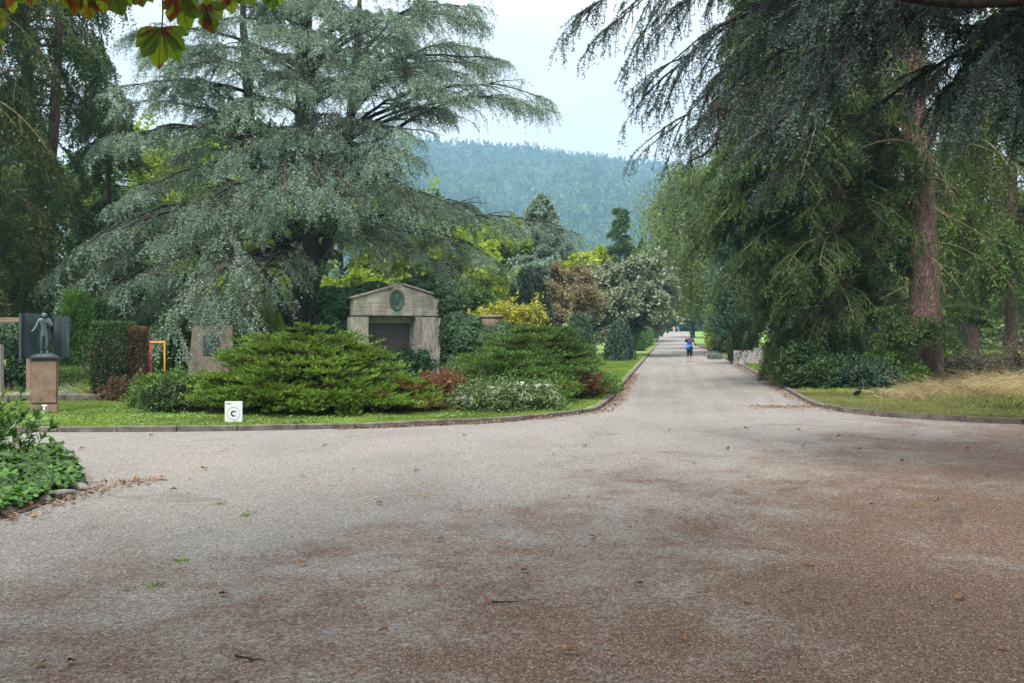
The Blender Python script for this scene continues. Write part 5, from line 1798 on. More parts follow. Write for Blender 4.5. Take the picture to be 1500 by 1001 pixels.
def dry_tuft(label, base, n, h, seed, wind=(.9, 0), spread=.5):
    rng = np.random.default_rng(seed)
    mb = MB()
    st = np.stack([rng.normal(size=n) * spread, rng.normal(size=n) * spread * .5, np.full(n, -.02)], -1)
    d = nrm(np.stack([rng.normal(size=n) * .4, rng.normal(size=n) * .35, np.ones(n)], -1))
    L = h * rng.uniform(.3, 1.3, n)
    wd = np.stack([wind[0] * rng.uniform(-1.0, 1.4, n) + rng.normal(size=n) * .25, rng.normal(size=n) * .4, -rng.uniform(.25, .7, n)], -1)
    b = grow(st, d, L, wd, 7, rng, .04)
    sides = nrm(np.cross(nrm(b[:, -1] - b[:, 0]), rv(rng, n)))[:, None]
    ww = .011 * np.linspace(1, .3, 7)[None, :, None] * .5
    V = np.concatenate([b - sides * ww, b + sides * ww], 1)
    i = np.arange(n)[:, None, None] * 14 + np.arange(6)[None, :, None]
    q = np.concatenate([i, i + 1, i + 8, i + 7], -1).reshape(-1, 4)
    mb.add(V.reshape(-1, 3), q)
    o = mb.build('dry_grass_clump', M['dry_grass'])
    o.location = base
    return tag(o, label, 'dry grass', 'dry grass clumps on the right lawn')


for k, (px, py, n, h, wx, lab) in enumerate([
    (1372, 590, 1400, .50, -.45, 'straw-coloured grass clump combed to the left, nearest the crow'),
    (1395, 588, 1500, .75, -.6, 'straw-coloured grass clump below the bare spruce trunk'),
    (1440, 590, 1600, .90, .7, 'tall straw-coloured grass clump arching to the right'),
    (1490, 586, 1600, .95, .7, 'tallest straw-coloured clump at the right edge of the lawn'),
    (1322, 580, 400, .34, .3, 'thin pale grass clump behind the crow'),
    (1470, 575, 900, .85, -.5, 'pale grass clump tucked against the deadwood heap'),
    (1385, 566, 700, .6, .3, 'sparse pale grass clump at the foot of the bare spruce trunk')]):
    g = G(px, py)
    dry_tuft(lab, (g[0], g[1], LZ), n, h, 1010 + k, (wx, 0))
# grass blades tall around
o = blades('grass', right_poly, 700, .20, .014, M['grass_dull'], 1020, keep=lambda x, y, r: (x > 9.6 + .2 * (y - 22)) & (y > 21.2), box_=(9, 17, 21, 29), lean=.6)
tag(o, 'longer rough grass between the dry clumps', 'grass')
# undergrowth at the foot of the dense spruce
for k, (px, Y, h, r, mt, lab) in enumerate([
    (1208, 29.0, .62, .75, 'yew', 'dark evergreen undergrowth at the kerb below the dense spruce'),
    (1180, 29.6, 1.1, .6, 'yew', 'dark undergrowth at the left foot of the dense spruce'),
    (1252, 28.9, .58, .9, 'dark_weep', 'blue-green ground shrub behind the crow'),
    (1215, 29.6, .75, .8, 'ivy', 'dark shiny-leaved shrub between the two low shrubs'),
    (1305, 29.5, .9, .8, 'green', 'sparse green undergrowth beside the bare spruce trunk'),
    (1420, 32.6, .6, .9, 'grey_leaf', 'pale leafy undergrowth behind the deadwood heap')]):
    broadleaf('undergrowth_shrub', lab, 'undergrowth below the right spruces', at(px, Y, .05), h, r, (*bk, M[mt]), 1030 + k, z0=.04, n_l=34, n2=8, n3=6, per=12, tl=.10, tw=.045, cat='shrub', trunk_r=.025, sp=.04, updir=.2)
# pine and ivy-clad trunk beyond the dense spruce
b = at(1108, 54)
broadleaf('pine_tree', 'blue-green pine beside the concrete trough', None, b, 8.2, 2.4, (M['bark_red'], M['bark_moss'], M['blue_green']), 1041, z0=.12, n_l=34, n2=9, n3=7, per=14, tl=.22, tw=.06)
b = at(1078, 57.5)
tt_ = thing('ivy_clad_tree', 'slender trunk sheathed in ivy at the right kerb behind the trough', 'tree', b)
m_ = MB()
trunk_tube(m_, [b - [0, 0, .2], b + [0, 0, 3], b + [.1, 0, 6.4]], .2, .1, 9, 5)
m_.build('trunk', M['bark'], tt_, b)
mb = MB()
rng = np.random.default_rng(1042)
ivy_cloud([(b[0], b[1], 1.0, .42, .42, 1.2), (b[0], b[1], 2.6, .6, .6, 1.3), (b[0] + .1, b[1], 4.4, .9, .8, 1.4), (b[0] - .2, b[1], 5.8, 1.1, .9, 1.0), (b[0], b[1], .4, .4, .4, .6)], 5200, .17, rng, mb)
mb.build('ivy_sheath', M['spruce'], tt_, b)
broadleaf('bush', 'yellowish bush above the walker at the right of the avenue', None, at(1058, 74), 3.6, 1.5, (*bk, M['lime']), 1043, z0=.15, n_l=20, n2=8, n3=5, per=12, tl=.2, tw=.13, cat='bush')
broadleaf('broadleaf_tree', 'dark tree with a thick shaded trunk at the far right end of the avenue', None, at(1014, 190), 13, 5, (M['bark_dark'], M['bark_dark'], M['deep']), 1044, z0=.25, n_l=30, n2=9, n3=6, per=12, tl=.5, tw=.34, trunk_r=.5)
broadleaf('broadleaf_tree', 'green tree closing the view over the far end of the avenue', None, at(978, 262), 13, 7, (*bk, M['green']), 1045, z0=.12, n_l=34, n2=9, n3=6, per=12, tl=.7, tw=.5)
broadleaf('broadleaf_tree', 'dark green tree beside the far hedge left of the avenue', None, at(945, 165), 11, 5, (*bk, M['deep']), 1046, z0=.12, n_l=30, n2=9, n3=6, per=12, tl=.5, tw=.34)

# concrete trough
tg = thing('concrete_trough', 'grey concrete trough beside the right kerb of the avenue', 'trough', (12.35, 51.2, LZ), .1)
bm = bmesh.new()
bm_box(bm, -.62, .62, -.02, .06, 0, .72, .012)
bm_box(bm, -.62, .62, .86, .94, 0, .72, .012)
bm_box(bm, -.62, -.54, .062, .858, 0, .72, .012)
bm_box(bm, .30, .38, .062, .858, 0, .68, .012)
bm_obj('basin', bm, M['concrete'], tg)
box('block', (.385, .64, -.08, .98, 0, .85), M['concrete'], tg, .02)
mb = MB()
V, q = [], []
g = np.linspace(-.53, .29, 24)
g2 = np.linspace(.07, .85, 20)
GX, GY = np.meshgrid(g, g2)
rng = np.random.default_rng(77)
GZ = .62 + rng.normal(size=GX.shape) * .05
idx = np.arange(GX.size).reshape(GX.shape)
mb.add(np.stack([GX, GY, GZ], -1).reshape(-1, 3), np.stack([idx[:-1, :-1], idx[:-1, 1:], idx[1:, 1:], idx[1:, :-1]], -1).reshape(-1, 4))
mb.build('filling', M['soil'], tg)

# little stones left of avenue
gv = thing('headstone', 'small pale round-topped stone behind the corner juniper', 'gravestone', at(828, 40), 0)
box('slab', (-.11, .11, -.1, .1, -.1, 1.94), M['concrete'], gv, .02)
lathe('cap', [(.13, 0), (.13, .05), (.10, .11), (.05, .15), (.001, .16)], M['concrete'], gv, 16, (0, 0, 1.942))
gv = thing('headstone', 'low brown and white gravestone in the gap of the avenue hedges', 'gravestone', (float(xl(99)) - 1.3, 99, LZ), 0)
box('slab', (.1, .75, -.1, .1, -.1, .72), M['sandstone'], gv, .02)
box('slab', (-.75, .07, -.1, .1, -.1, .5), M['white'], gv, .02)
tuft_plant('ground_cover_plant', 'pale flowering plant at the right verge in front of the yew', at(1048, 64), 120, .6, 'lavender', 1050, .5, .6, .06, 12)
print('right done')


# ---------- foreground left bed: ivy carpet, laurel, edging rocks
bed = [(-4.66, 8.7), (-4.60, 9.4), (-4.62, 10.2), (-4.66, 10.9), (-5.0, 11.6), (-5.7, 12.15), (-7.0, 12.6), (-10, 12.9), (-14, 13), (-14, 7.0), (-5.6, 7.6)]
island('planting_bed', bed, .02, M['soil'])
rng = np.random.default_rng(1101)
n = 26000
x, y = rng.uniform(-8.6, -4.5, n), rng.uniform(7.6, 12.9, n)
k = inpoly(x, y, [(-4.72, 8.3), (-4.68, 9.4), (-4.70, 10.2), (-4.72, 10.9), (-5.05, 11.5), (-5.7, 12.1), (-7.0, 12.4), (-10, 12.7), (-10, 7.2), (-5.6, 7.7)])
x, y = x[k], y[k]
n = len(x)
edge = np.clip((-4.62 - x) / .8, 0, 1)
z = .03 + (.05 + .32 * edge ** .7 * (.75 + .25 * np.sin(x * 4 + y * 2.2) * np.sin(y * 3.1))) * rng.uniform(.55, 1.05, n)
p = np.stack([x, y, z], -1)
nn = nrm(np.stack([rng.normal(size=n) * .45 + .25, rng.normal(size=n) * .45 - .25, np.ones(n)], -1))
dn = nrm(np.cross(nn, rv(rng, n)))
w = np.cross(nn, dn)
Lk = .075 * rng.uniform(.55, 1.25, n)
pts = [(0, 0), (.05, .45), (.42, .34), (.5, .5), (.62, .28), (1.0, 0), (.62, -.28), (.5, -.5), (.42, -.34), (.05, -.45)]
v = np.stack([p + dn * (q_[0] * Lk)[:, None] + w * (q_[1] * Lk)[:, None] + nn * (.10 * Lk * (1 - abs(q_[1]) * 2))[:, None] for q_ in pts], 1)
i = np.arange(n)[:, None] * 10
mb = MB()
mb.add(v.reshape(-1, 3), np.concatenate([i + np.arange(0, 6), i + np.array([0, 5, 6, 7, 8, 9])], 0))
tag(mb.build('ground_ivy', M['ivy_bright']), 'glossy bright green ivy carpet in the near left bed', 'ivy', None, 'stuff')


def laurel(label, base, seed, n=60, h=1.05):
    rng = np.random.default_rng(seed)
    t = thing('laurel_bush', label, 'bush', base, 0)
    wd, lf = MB(), MB()
    an = rng.uniform(0, TAU, n)
    st = np.stack([rng.normal(size=n) * .25, rng.normal(size=n) * .25, np.zeros(n)], -1)
    d = nrm(np.stack([np.cos(an) * .38, np.sin(an) * .38, np.ones(n)], -1))
    b = grow(st, d, h * rng.uniform(.6, 1.1, n), np.stack([np.cos(an) * .25, np.sin(an) * .25, np.full(n, -.12)], -1), 7, rng, .05)
    wd.add(*tubes(b, np.broadcast_to(np.linspace(.012, .004, 7)[None], (n, 7)), 5))
    pos, tan, tt, idx = spawn(b, 26, .15, 1, rng)
    m = len(pos)
    sd = nrm(np.cross(tan, rv(rng, m)))
    dd = nrm(tan * .75 + sd * .8)
    nn = nrm(np.cross(dd, np.cross(tan, dd)) + 1e-5)
    w = nrm(np.cross(dd, nn))
    L = rng.uniform(.08, .15, m)
    pts = [(0, 0, 0), (.3, .16, .03), (.65, .15, .03), (1, 0, -.04), (.65, -.15, .03), (.3, -.16, .03)]
    v = np.stack([pos + dd * (q_[0] * L)[:, None] + w * (q_[1] * L)[:, None] + nn * (q_[2] * L)[:, None] for q_ in pts], 1)
    i = np.arange(m)[:, None] * 6
    lf.add(v.reshape(-1, 3), np.concatenate([i + np.array([0, 1, 2, 3]), i + np.array([0, 3, 4, 5])], 0))
    wd.build('stem', M['bark_moss'], t)
    lf.build('foliage', M['laurel'], t)
    return t


laurel('glossy laurel bush cut by the left edge above the ivy carpet', (-6.12, 11.2, .06), 1111, 70, .92)
laurel('second laurel bush further out behind the left picture edge', (-6.75, 11.9, .06), 1112, 60, 1.05)
# rocks edging the bed
rng = np.random.default_rng(1120)
GK = 'rough edging rocks of the near left bed'
for k, (px, py, r, lab) in enumerate([(8, 752, .085, 'pale rough rock at the left picture edge of the bed'), (40, 742, .05, 'flat brown rock under the ivy fringe'), (92, 728, .085, 'grey edging rock in the middle of the bed rim'), (118, 718, .07, 'dark rock at the tip of the ivy bed'), (66, 735, .06, 'half-buried rock beside the grey one')]):
    g = G(px, py)
    bm = bmesh.new()
    bmesh.ops.create_icosphere(bm, subdivisions=3, radius=1)
    rr = random.Random(k)
    ph = [rr.uniform(0, 6) for _ in range(6)]
    for v in bm.verts:
        c = v.co
        s = 1 + .16 * math.sin(2.3 * c.x + ph[0]) + .14 * math.sin(3.1 * c.y + ph[1]) + .12 * math.sin(3.7 * c.z + ph[2]) + .05 * math.sin(9 * c.x + 7 * c.y + ph[3])
        v.co = Vector((c.x * s * r * 1.5, c.y * s * r, max(c.z * s, -.55) * r * .75))
    o = bm_obj('edging_rock', bm, M['rubble'] if k != 1 else M['kerb'], None, True)
    o.location = (g[0], g[1], r * .35)
    o.rotation_euler = (0, 0, rr.uniform(0, 6))
    tag(o, lab, 'rock', GK)


# ---------- fallen leaves, litter, twigs
def leaf_mesh(seed):
    rr = random.Random(seed)
    bm = bmesh.new()
    n = 9
    rows = []
    for j in range(n):
        u = j / (n - 1)
        w = .5 * math.sin(math.pi * min(1, u * .92 + .06)) ** .8 * (1 + .12 * (j % 2))
        cz = .25 * math.sin(u * 3 + rr.uniform(-.3, .3)) * .4
        rows.append([bm.verts.new((s * w * .55, u - .5, cz + abs(s) * w * .35 + rr.uniform(0, .04))) for s in (-1, -.45, 0, .45, 1)])
    for j in range(n - 1):
        for i in range(4):
            bm.faces.new((rows[j][i], rows[j][i + 1], rows[j + 1][i + 1], rows[j + 1][i]))
    return bm


M['leaf_brown'] = solid('withered_leaf', [(.06, .030, .018), (.14, .065, .035), (.22, .12, .06)], 4, .8, .2)
leaf_protos = [bm_obj('fallen_leaf', leaf_mesh(s), M['leaf_brown'], None, True) for s in range(4)]
spots = [(120, 660), (225, 640), (480, 655), (450, 700), (560, 740), (615, 692), (700, 750), (770, 748), (640, 795), (390, 815), (450, 830), (330, 875), (505, 850), (720, 885), (860, 655), (860, 630), (985, 632), (1095, 629), (1170, 632), (1232, 641), (1284, 646), (1020, 680), (1320, 678), (1370, 735), (1490, 738), (1335, 745), (1280, 742), (960, 753), (870, 790), (1090, 885), (1290, 780), (1240, 880), (1100, 700), (905, 700), (1450, 700), (1410, 660), (810, 668), (520, 690), (300, 690), (250, 720), (770, 840), (940, 860), (1180, 830), (1400, 880), (1475, 955), (110, 975), (60, 978), (1000, 940), (560, 930), (830, 960), (180, 866), (945, 604), (1060, 660), (680, 640), (1180, 655), (1255, 660), (1345, 640)]
rr = random.Random(12)
for k, (px, py) in enumerate(spots):
    o = leaf_protos[k] if k < 4 else leaf_protos[k % 4].copy()
    if k >= 4:
        C.objects.link(o)
    g = G(px + rr.uniform(-6, 6), py)
    s = rr.uniform(.06, .11) * (1.05 if py < 700 else .85)
    o.scale = (s, s, s * rr.uniform(.7, 1.2))
    o.location = (g[0], g[1], .018)
    o.rotation_euler = (rr.uniform(-.3, .3), rr.uniform(-.3, .3), rr.uniform(0, 6.3))
    tag(o, 'curled brown fallen leaf lying on the open gravel', 'leaf', 'fallen leaves scattered over the gravel')


def litter(label, line, n, spread, seed, zz=.012, sz=.06):
    rng = np.random.default_rng(seed)
    pts = smooth_line(line)
    i = rng.integers(0, len(pts) - 1, n)
    p = pts[i] + rng.normal(size=(n, 2)) * spread
    pos = np.stack([p[:, 0], p[:, 1], np.full(n, zz) + rng.random(n) * .02], -1)
    d = nrm(np.stack([rng.normal(size=n), rng.normal(size=n), rng.normal(size=n) * .3], -1))
    w = nrm(np.cross(d, np.array([0, 0, 1.0]) + rv(rng, n) * .35))
    mb = MB()
    k = rng.uniform(.5, 1.3, n)
    mb.add(*leaves(pos, d, w, sz * k, sz * .6 * k))
    return tag(mb.build('leaf_litter', M['litter']), label, 'leaf litter', None, 'stuff')


litter('russet leaf drift along the left kerb at the avenue corner', [(.9, 19.95), (1.9, 21.2), (2.5, 24.2), (3.4, 30), (5.1, 41)], 2600, .14, 1201)
litter('brown leaves lying along the front left kerb', [(-3.0, 17.45), (-.6, 18.5), (.9, 19.9)], 900, .07, 1202)
litter('brown leaf drift along the right kerb', [(9.5, 18.3), (7.4, 20.1), (6.95, 22), (7.6, 27), (9.0, 35), (11.3, 50)], 2800, .16, 1203)
litter('fan of russet leaves at the corner of the right kerb', [(5.6, 22.6), (6.9, 22.7)], 900, .28, 1204, .012, .045)
litter('dry leaves around the tip of the near ivy bed', [(-4.6, 9.0), (-4.55, 10.2), (-4.35, 11.2), (-4.0, 11.5)], 420, .13, 1205)
litter('small dark flakes strewn over the gravel square', [(-4, 6), (-2, 9), (1, 7), (3, 10), (5, 14), (0, 15)], 1400, 1.9, 1206, .008, .03)
# twigs
GTW = 'twigs on the gravel'
for k, (px, py, L, rz, lab) in enumerate([(368, 967, .2, -.35, 'short forked dark twig at the bottom of the gravel'), (740, 884, .17, .05, 'thin straight twig lying across the middle gravel'), (622, 728, .3, 0, 'pale strip of dry grass stems on the gravel')]):
    g = G(px, py)
    rng = np.random.default_rng(1300 + k)
    b = grow(np.array([[-L / 2, 0, .012], [0, .0, .014]]), nrm(np.array([[1, 0, .02], [.7, -.7, 0]])), np.array([L, L * .4]), np.zeros((2, 3)), 6, rng, .06)
    mb = MB().add(*tubes(b, np.broadcast_to(np.linspace(.006, .002, 6)[None], (2, 6)), 5))
    o = mb.build('twig', M['bark_dark'] if k < 2 else M['dry_grass'])
    o.location = (g[0], g[1], 0)
    o.rotation_euler = (0, 0, rz)
    tag(o, lab, 'twig', GTW)
# little green weeds in the gravel
rng = np.random.default_rng(1310)
GWD = 'weeds growing in the gravel'
for k, (px, py, lab) in enumerate([(360, 757, 'largest green weed sprig in the left gravel'), (262, 823, 'green weed sprig in the lower left gravel'), (228, 859, 'tiny green weed sprig nearest the picture bottom'), (322, 740, 'faint weed sprig just above the largest one')]):
    g = G(px, py)
    n = 26
    d = nrm(np.stack([rng.normal(size=n), rng.normal(size=n), np.full(n, .45)], -1))
    mb = MB().add(*leaves(rng.normal(size=(n, 3)) * np.array([.03, .03, 0]) + [0, 0, .006], d, nrm(np.cross(d, rv(rng, n))), np.full(n, .035), np.full(n, .016)))
    o = mb.build('weed', M['grass'])
    o.location = (g[0], g[1], 0)
    tag(o, lab, 'weed', GWD)
# loose pebbles on the near gravel
rng = np.random.default_rng(1320)
n = 12000
y = 4.2 + 9 * rng.random(n) ** 1.7
x = rng.uniform(-.56, .56, n) * y
x[x < -4.3] = rng.uniform(-4, 4, (x < -4.3).sum())
s = rng.uniform(.002, .006, n) * (1 + .4 * (rng.random(n) < .04))
ico = np.array([[0, 0, 1], [.9, 0, .2], [.28, .86, .25], [-.73, .53, .15], [-.73, -.53, .2], [.28, -.86, .2], [0, 0, -.5]])
tri = np.array([[0, 1, 2], [0, 2, 3], [0, 3, 4], [0, 4, 5], [0, 5, 1], [6, 2, 1], [6, 3, 2], [6, 4, 3], [6, 5, 4], [6, 1, 5]])
rot = rng.uniform(0, TAU, n)
cx_, sx_ = np.cos(rot), np.sin(rot)
vv = ico[None] * (s[:, None, None] * np.stack([rng.uniform(.8, 1.5, n), rng.uniform(.7, 1.2, n), rng.uniform(.5, .9, n)], -1)[:, None])
vv = vv + rng.normal(size=vv.shape) * s[:, None, None] * .15
V = np.stack([vv[..., 0] * cx_[:, None] - vv[..., 1] * sx_[:, None], vv[..., 0] * sx_[:, None] + vv[..., 1] * cx_[:, None], vv[..., 2]], -1) + np.stack([x, y, np.full(n, .006)], -1)[:, None]
mb = MB().add(V.reshape(-1, 3), (tri[None] + np.arange(n)[:, None, None] * 7).reshape(-1, 3))
M['pebble'] = foliage('loose_pebbles', [(.07, .064, .058), (.14, .128, .12), (.21, .20, .19), (.33, .32, .31)], 0, .85, .25, 2, (1, 1, 1))
tag(mb.build('pebbles', M['pebble']), 'loose pebbles scattered over the near gravel', 'pebbles', None, 'stuff')
print('litter done')


# ---------- crow
cg = (G(1257, 588)[0], G(1257, 588)[1], LZ)
cr = thing('crow', 'black crow standing on the worn lawn right of the gravel', 'bird', cg, math.radians(25))
J = {'b': ((0, 0, .155), (.052, .056)), 't': ((0, .07, .115), (.040, .036)), 'tl': ((0, .13, .07), (.028, .016)), 'c': ((0, -.055, .20), (.046, .048)), 'n': ((0, -.085, .25), (.030, .032)), 'h': ((0, -.10, .285), (.030, .033)), 'h2': ((0, -.125, .283), .020)}
skin_mesh('body', J, [('b', 't'), ('t', 'tl'), ('b', 'c'), ('c', 'n'), ('n', 'h'), ('h', 'h2')], M['feather'], cr, 2)
mb = MB()
mb.add(*tubes(np.array([[[0, -.138, .286], [0, -.160, .282], [0, -.182, .272]]]), np.array([[.012, .009, .002]]), 8), True)
mb.build('beak', M['feather'], cr)
for s in (-1, 1):
    mb = MB()
    mb.add(*tubes(np.array([[[s * .025, 0, .12], [s * .028, .005, .06], [s * .028, -.005, .006]], [[s * .028, -.005, .006], [s * .028, -.03, .005], [s * .028, -.05, .004]]]), np.array([[.014, .006, .005], [.005, .004, .003]]), 6), True)
    mb.build('leg', M['feather'], cr)
    # folded wing
    V = np.array([(s * .050, -.05, .215), (s * .062, 0, .19), (s * .058, .06, .15), (s * .035, .13, .09), (s * .012, .175, .062), (s * .045, .07, .105), (s * .055, .0, .13), (s * .050, -.04, .165)])
    Vi = V * np.array([.75, 1, 1])
    mb = MB()
    mb.add(np.concatenate([V, Vi]), [[0, 1, 6, 7], [1, 2, 5, 6], [2, 3, 4, 5], [8, 15, 14, 9], [9, 14, 13, 10], [10, 13, 12, 11]], True)
    i = np.arange(8)
    mb.add(np.concatenate([V, Vi]), np.stack([i, np.roll(i, -1), np.roll(i, -1) + 8, i + 8], -1), True)
    mb.build('wing', M['feather'], cr)


# ---------- people
def person(label, loc, rz, s, top, bottom, shoes, hair, pose=0, group=None, bare=True):
    t = thing('person', label, 'person', loc, rz, group)
    t.scale = (s, s, s)
    k = 1.0
    J = {'pel': ((0, 0, .93), (.135, .105)), 'wst': ((0, .0, 1.08), (.125, .10)), 'chs': ((0, .01, 1.27), (.14, .105)), 'nck': ((0, 0, 1.43), .05),
         'hd0': ((0, -.01, 1.50), (.068, .078)), 'hd1': ((0, -.005, 1.60), (.074, .09)),
         'hil': ((-.09, 0, .86), .092), 'knl': ((-.09, -.05, .50), .060), 'cal': ((-.09, -.01, .33), .054), 'anl': ((-.09, .03, .09), .035), 'tol': ((-.095, -.11, .035), .032),
         'hir': ((.09, 0, .86), .092), 'knr': ((.095, -.03, .50), .060), 'car': ((.095, .05, .33), .054), 'anr': ((.095, .10, .11), .035), 'tor': ((.10, -.02, .035), .032),
         'shl': ((-.18, .01, 1.36), .056), 'shr': ((.18, .01, 1.36), .056)}
    if pose == 1:  # one hand raised to the face, other arm swinging out
        J.update({'ell': ((-.27, -.06, 1.15), .042), 'wrl': ((-.17, -.19, 1.36), .030), 'hal': ((-.13, -.18, 1.44), .030),
                  'elr': ((.29, .03, 1.12), .042), 'wrr': ((.40, -.03, .93), .028), 'har': ((.44, -.05, .88), .026)})
    else:
        J.update({'ell': ((-.22, .03, 1.10), .042), 'wrl': ((-.22, -.07, .88), .030), 'hal': ((-.22, -.09, .80), .028),
                  'elr': ((.22, .03, 1.10), .042), 'wrr': ((.22, -.05, .88), .030), 'har': ((.22, -.07, .80), .028)})
    E = [('pel', 'wst'), ('wst', 'chs'), ('chs', 'nck'), ('nck', 'hd0'), ('hd0', 'hd1'), ('pel', 'hil'), ('hil', 'knl'), ('knl', 'cal'), ('cal', 'anl'), ('anl', 'tol'), ('pel', 'hir'), ('hir', 'knr'), ('knr', 'car'), ('car', 'anr'), ('anr', 'tor'),
         ('chs', 'shl'), ('shl', 'ell'), ('ell', 'wrl'), ('wrl', 'hal'), ('chs', 'shr'), ('shr', 'elr'), ('elr', 'wrr'), ('wrr', 'har')]
    skin_mesh('body', J, E, M['skin'], t, 2)
    # clothes: the same skeleton a little fuller, cut at cuffs and hems
    g = lambda names, add: {n: (J[n][0], tuple(r + add for r in J[n][1]) if isinstance(J[n][1], tuple) else J[n][1] + add) for n in names}
    tp = g(['wst', 'pel', 'chs', 'shl', 'shr', 'ell', 'elr'], .022)
    tp['pel'] = ((0, 0, .90), (.175, .14))
    tp['nk'] = ((0, 0, 1.40), .068)
    ed = [('wst', 'pel'), ('wst', 'chs'), ('chs', 'nk'), ('chs', 'shl'), ('shl', 'ell'), ('chs', 'shr'), ('shr', 'elr')]
    skin_mesh('top', tp, ed, top, t, 2)
    sl = g(['elr', 'wrr'], .016)
    skin_mesh('sleeve', sl, [('elr', 'wrr')], M['sleeve'] if pose else top, t, 2)
    sl = g(['ell', 'wrl'], .016)
    skin_mesh('sleeve', sl, [('ell', 'wrl')], M['sleeve'] if pose else top, t, 2)
    bt = g(['pel', 'hil', 'knl', 'cal', 'hir', 'knr', 'car'], .024)
    skin_mesh('trousers', bt, [('pel', 'hil'), ('hil', 'knl'), ('knl', 'cal'), ('pel', 'hir'), ('hir', 'knr'), ('knr', 'car')], bottom, t, 2)
    for a, b in (('anl', 'tol'), ('anr', 'tor')):
        p0, p1 = J[a][0], J[b][0]
        skin_mesh('shoe', {'a': ((p0[0], p0[1] + .01, .05), .047), 'b': ((p1[0], p1[1], .04), .043)}, [('a', 'b')], shoes, t, 2)
    skin_mesh('hair', {'a': ((0, .03, 1.64), (.080, .085)), 'b': ((0, .055, 1.56), (.074, .062))}, [('a', 'b')], hair, t, 2)
    for s_ in (-1, 1):
        lathe('ear', [(.001, -.008), (.022, -.004), (.022, .006), (.001, .01)], M['skin'], t, 10).matrix_local = Matrix.Translation((s_ * .082, .0, 1.56)) @ Matrix.Rotation(math.pi / 2, 4, 'Y')
        lathe('eye', [(.001, 0), (.010, 0), (.006, .006), (.001, .007)], M['ink'], t, 8).matrix_local = Matrix.Translation((s_ * .030, -.088, 1.575)) @ Matrix.Rotation(math.pi / 2, 4, 'X')
    skin_mesh('nose', {'a': ((0, -.082, 1.575), .008), 'b': ((0, -.100, 1.545), .013)}, [('a', 'b')], M['skin'], t, 1)
    box('mouth', (-.022, .022, -.088, -.078, 1.508, 1.514), M['red'], t, .001)
    # five fingers on each hand
    for hnd, wr in (('hal', 'wrl'), ('har', 'wrr')):
        h, w_ = np.array(J[hnd][0]), np.array(J[wr][0])
        d = nrm(h - w_)
        sd = nrm(np.cross(d, np.array([0, 1.0, .2])))
        for q_ in range(5):
            off = (q_ - 1.6) * .014 if q_ < 4 else -.034
            L = (.066, .078, .072, .055, .050)[q_]
            a0 = h + sd * off + d * (.012 if q_ < 4 else -.02)
            dd = nrm(d + sd * (.05 * (q_ - 1.5) if q_ < 4 else -.7) + np.array([0, -.1, 0]))
            a1 = a0 + dd * L * .55
            a2 = a1 + nrm(dd + np.array([0, .25, -.15])) * L * .45
            skin_mesh('finger', {'a': (tuple(a0), .009), 'b': (tuple(a1), .008), 'c': (tuple(a2), .006)}, [('a', 'b'), ('b', 'c')], M['skin'], t, 1)
    return t


wl = G(1010, 530)
pl_ = np.array([wl[0], wl[1], .006])
pn = person('walker in dark blue top and black cropped trousers holding one hand to the face', pl_, 0.0, .99, M['shirt'], M['trouser'], M['shoe'], M['hair'], 1)
bg = thing('shoulder_bag', 'bright blue bag hanging at the hip of the walker', 'bag', (pl_[0] - .11, pl_[1] - .235, .70), 0)
bm = bmesh.new()
bm_box(bm, -.15, .15, -.055, .055, 0, .31, .045, seg=3)
for v in bm.verts:
    v.co.x *= 1.08 - .35 * max(0, v.co.z - .1)
bm_obj('pouch', bm, M['bag'], bg, True)
mb = MB()
mb.add(*tubes(np.array([[[-.10, .02, .29], [-.02, .0, .50], [.10, .02, .60], [.20, .10, .63], [.20, .22, .62]]]), np.full((1, 5), .014), 6), True)
mb.build('strap', M['bag'], bg)
GP = 'far walkers at the end of the avenue'
e = P(987, 490, 235)
person('far walker in an orange jacket at the end of the avenue', (e[0], 235, float(tz(235)) + .03), .3, .98, M['jacket_orange'], M['trouser_light'], M['shoe'], M['hair'], 0, GP)
e = P(992, 490, 236)
person('far walker in a blue jacket at the end of the avenue', (e[0], 236, float(tz(236)) + .03), .1, 1.03, M['jacket_blue'], M['trouser'], M['shoe'], M['hair'], 0, GP)
print('people done')


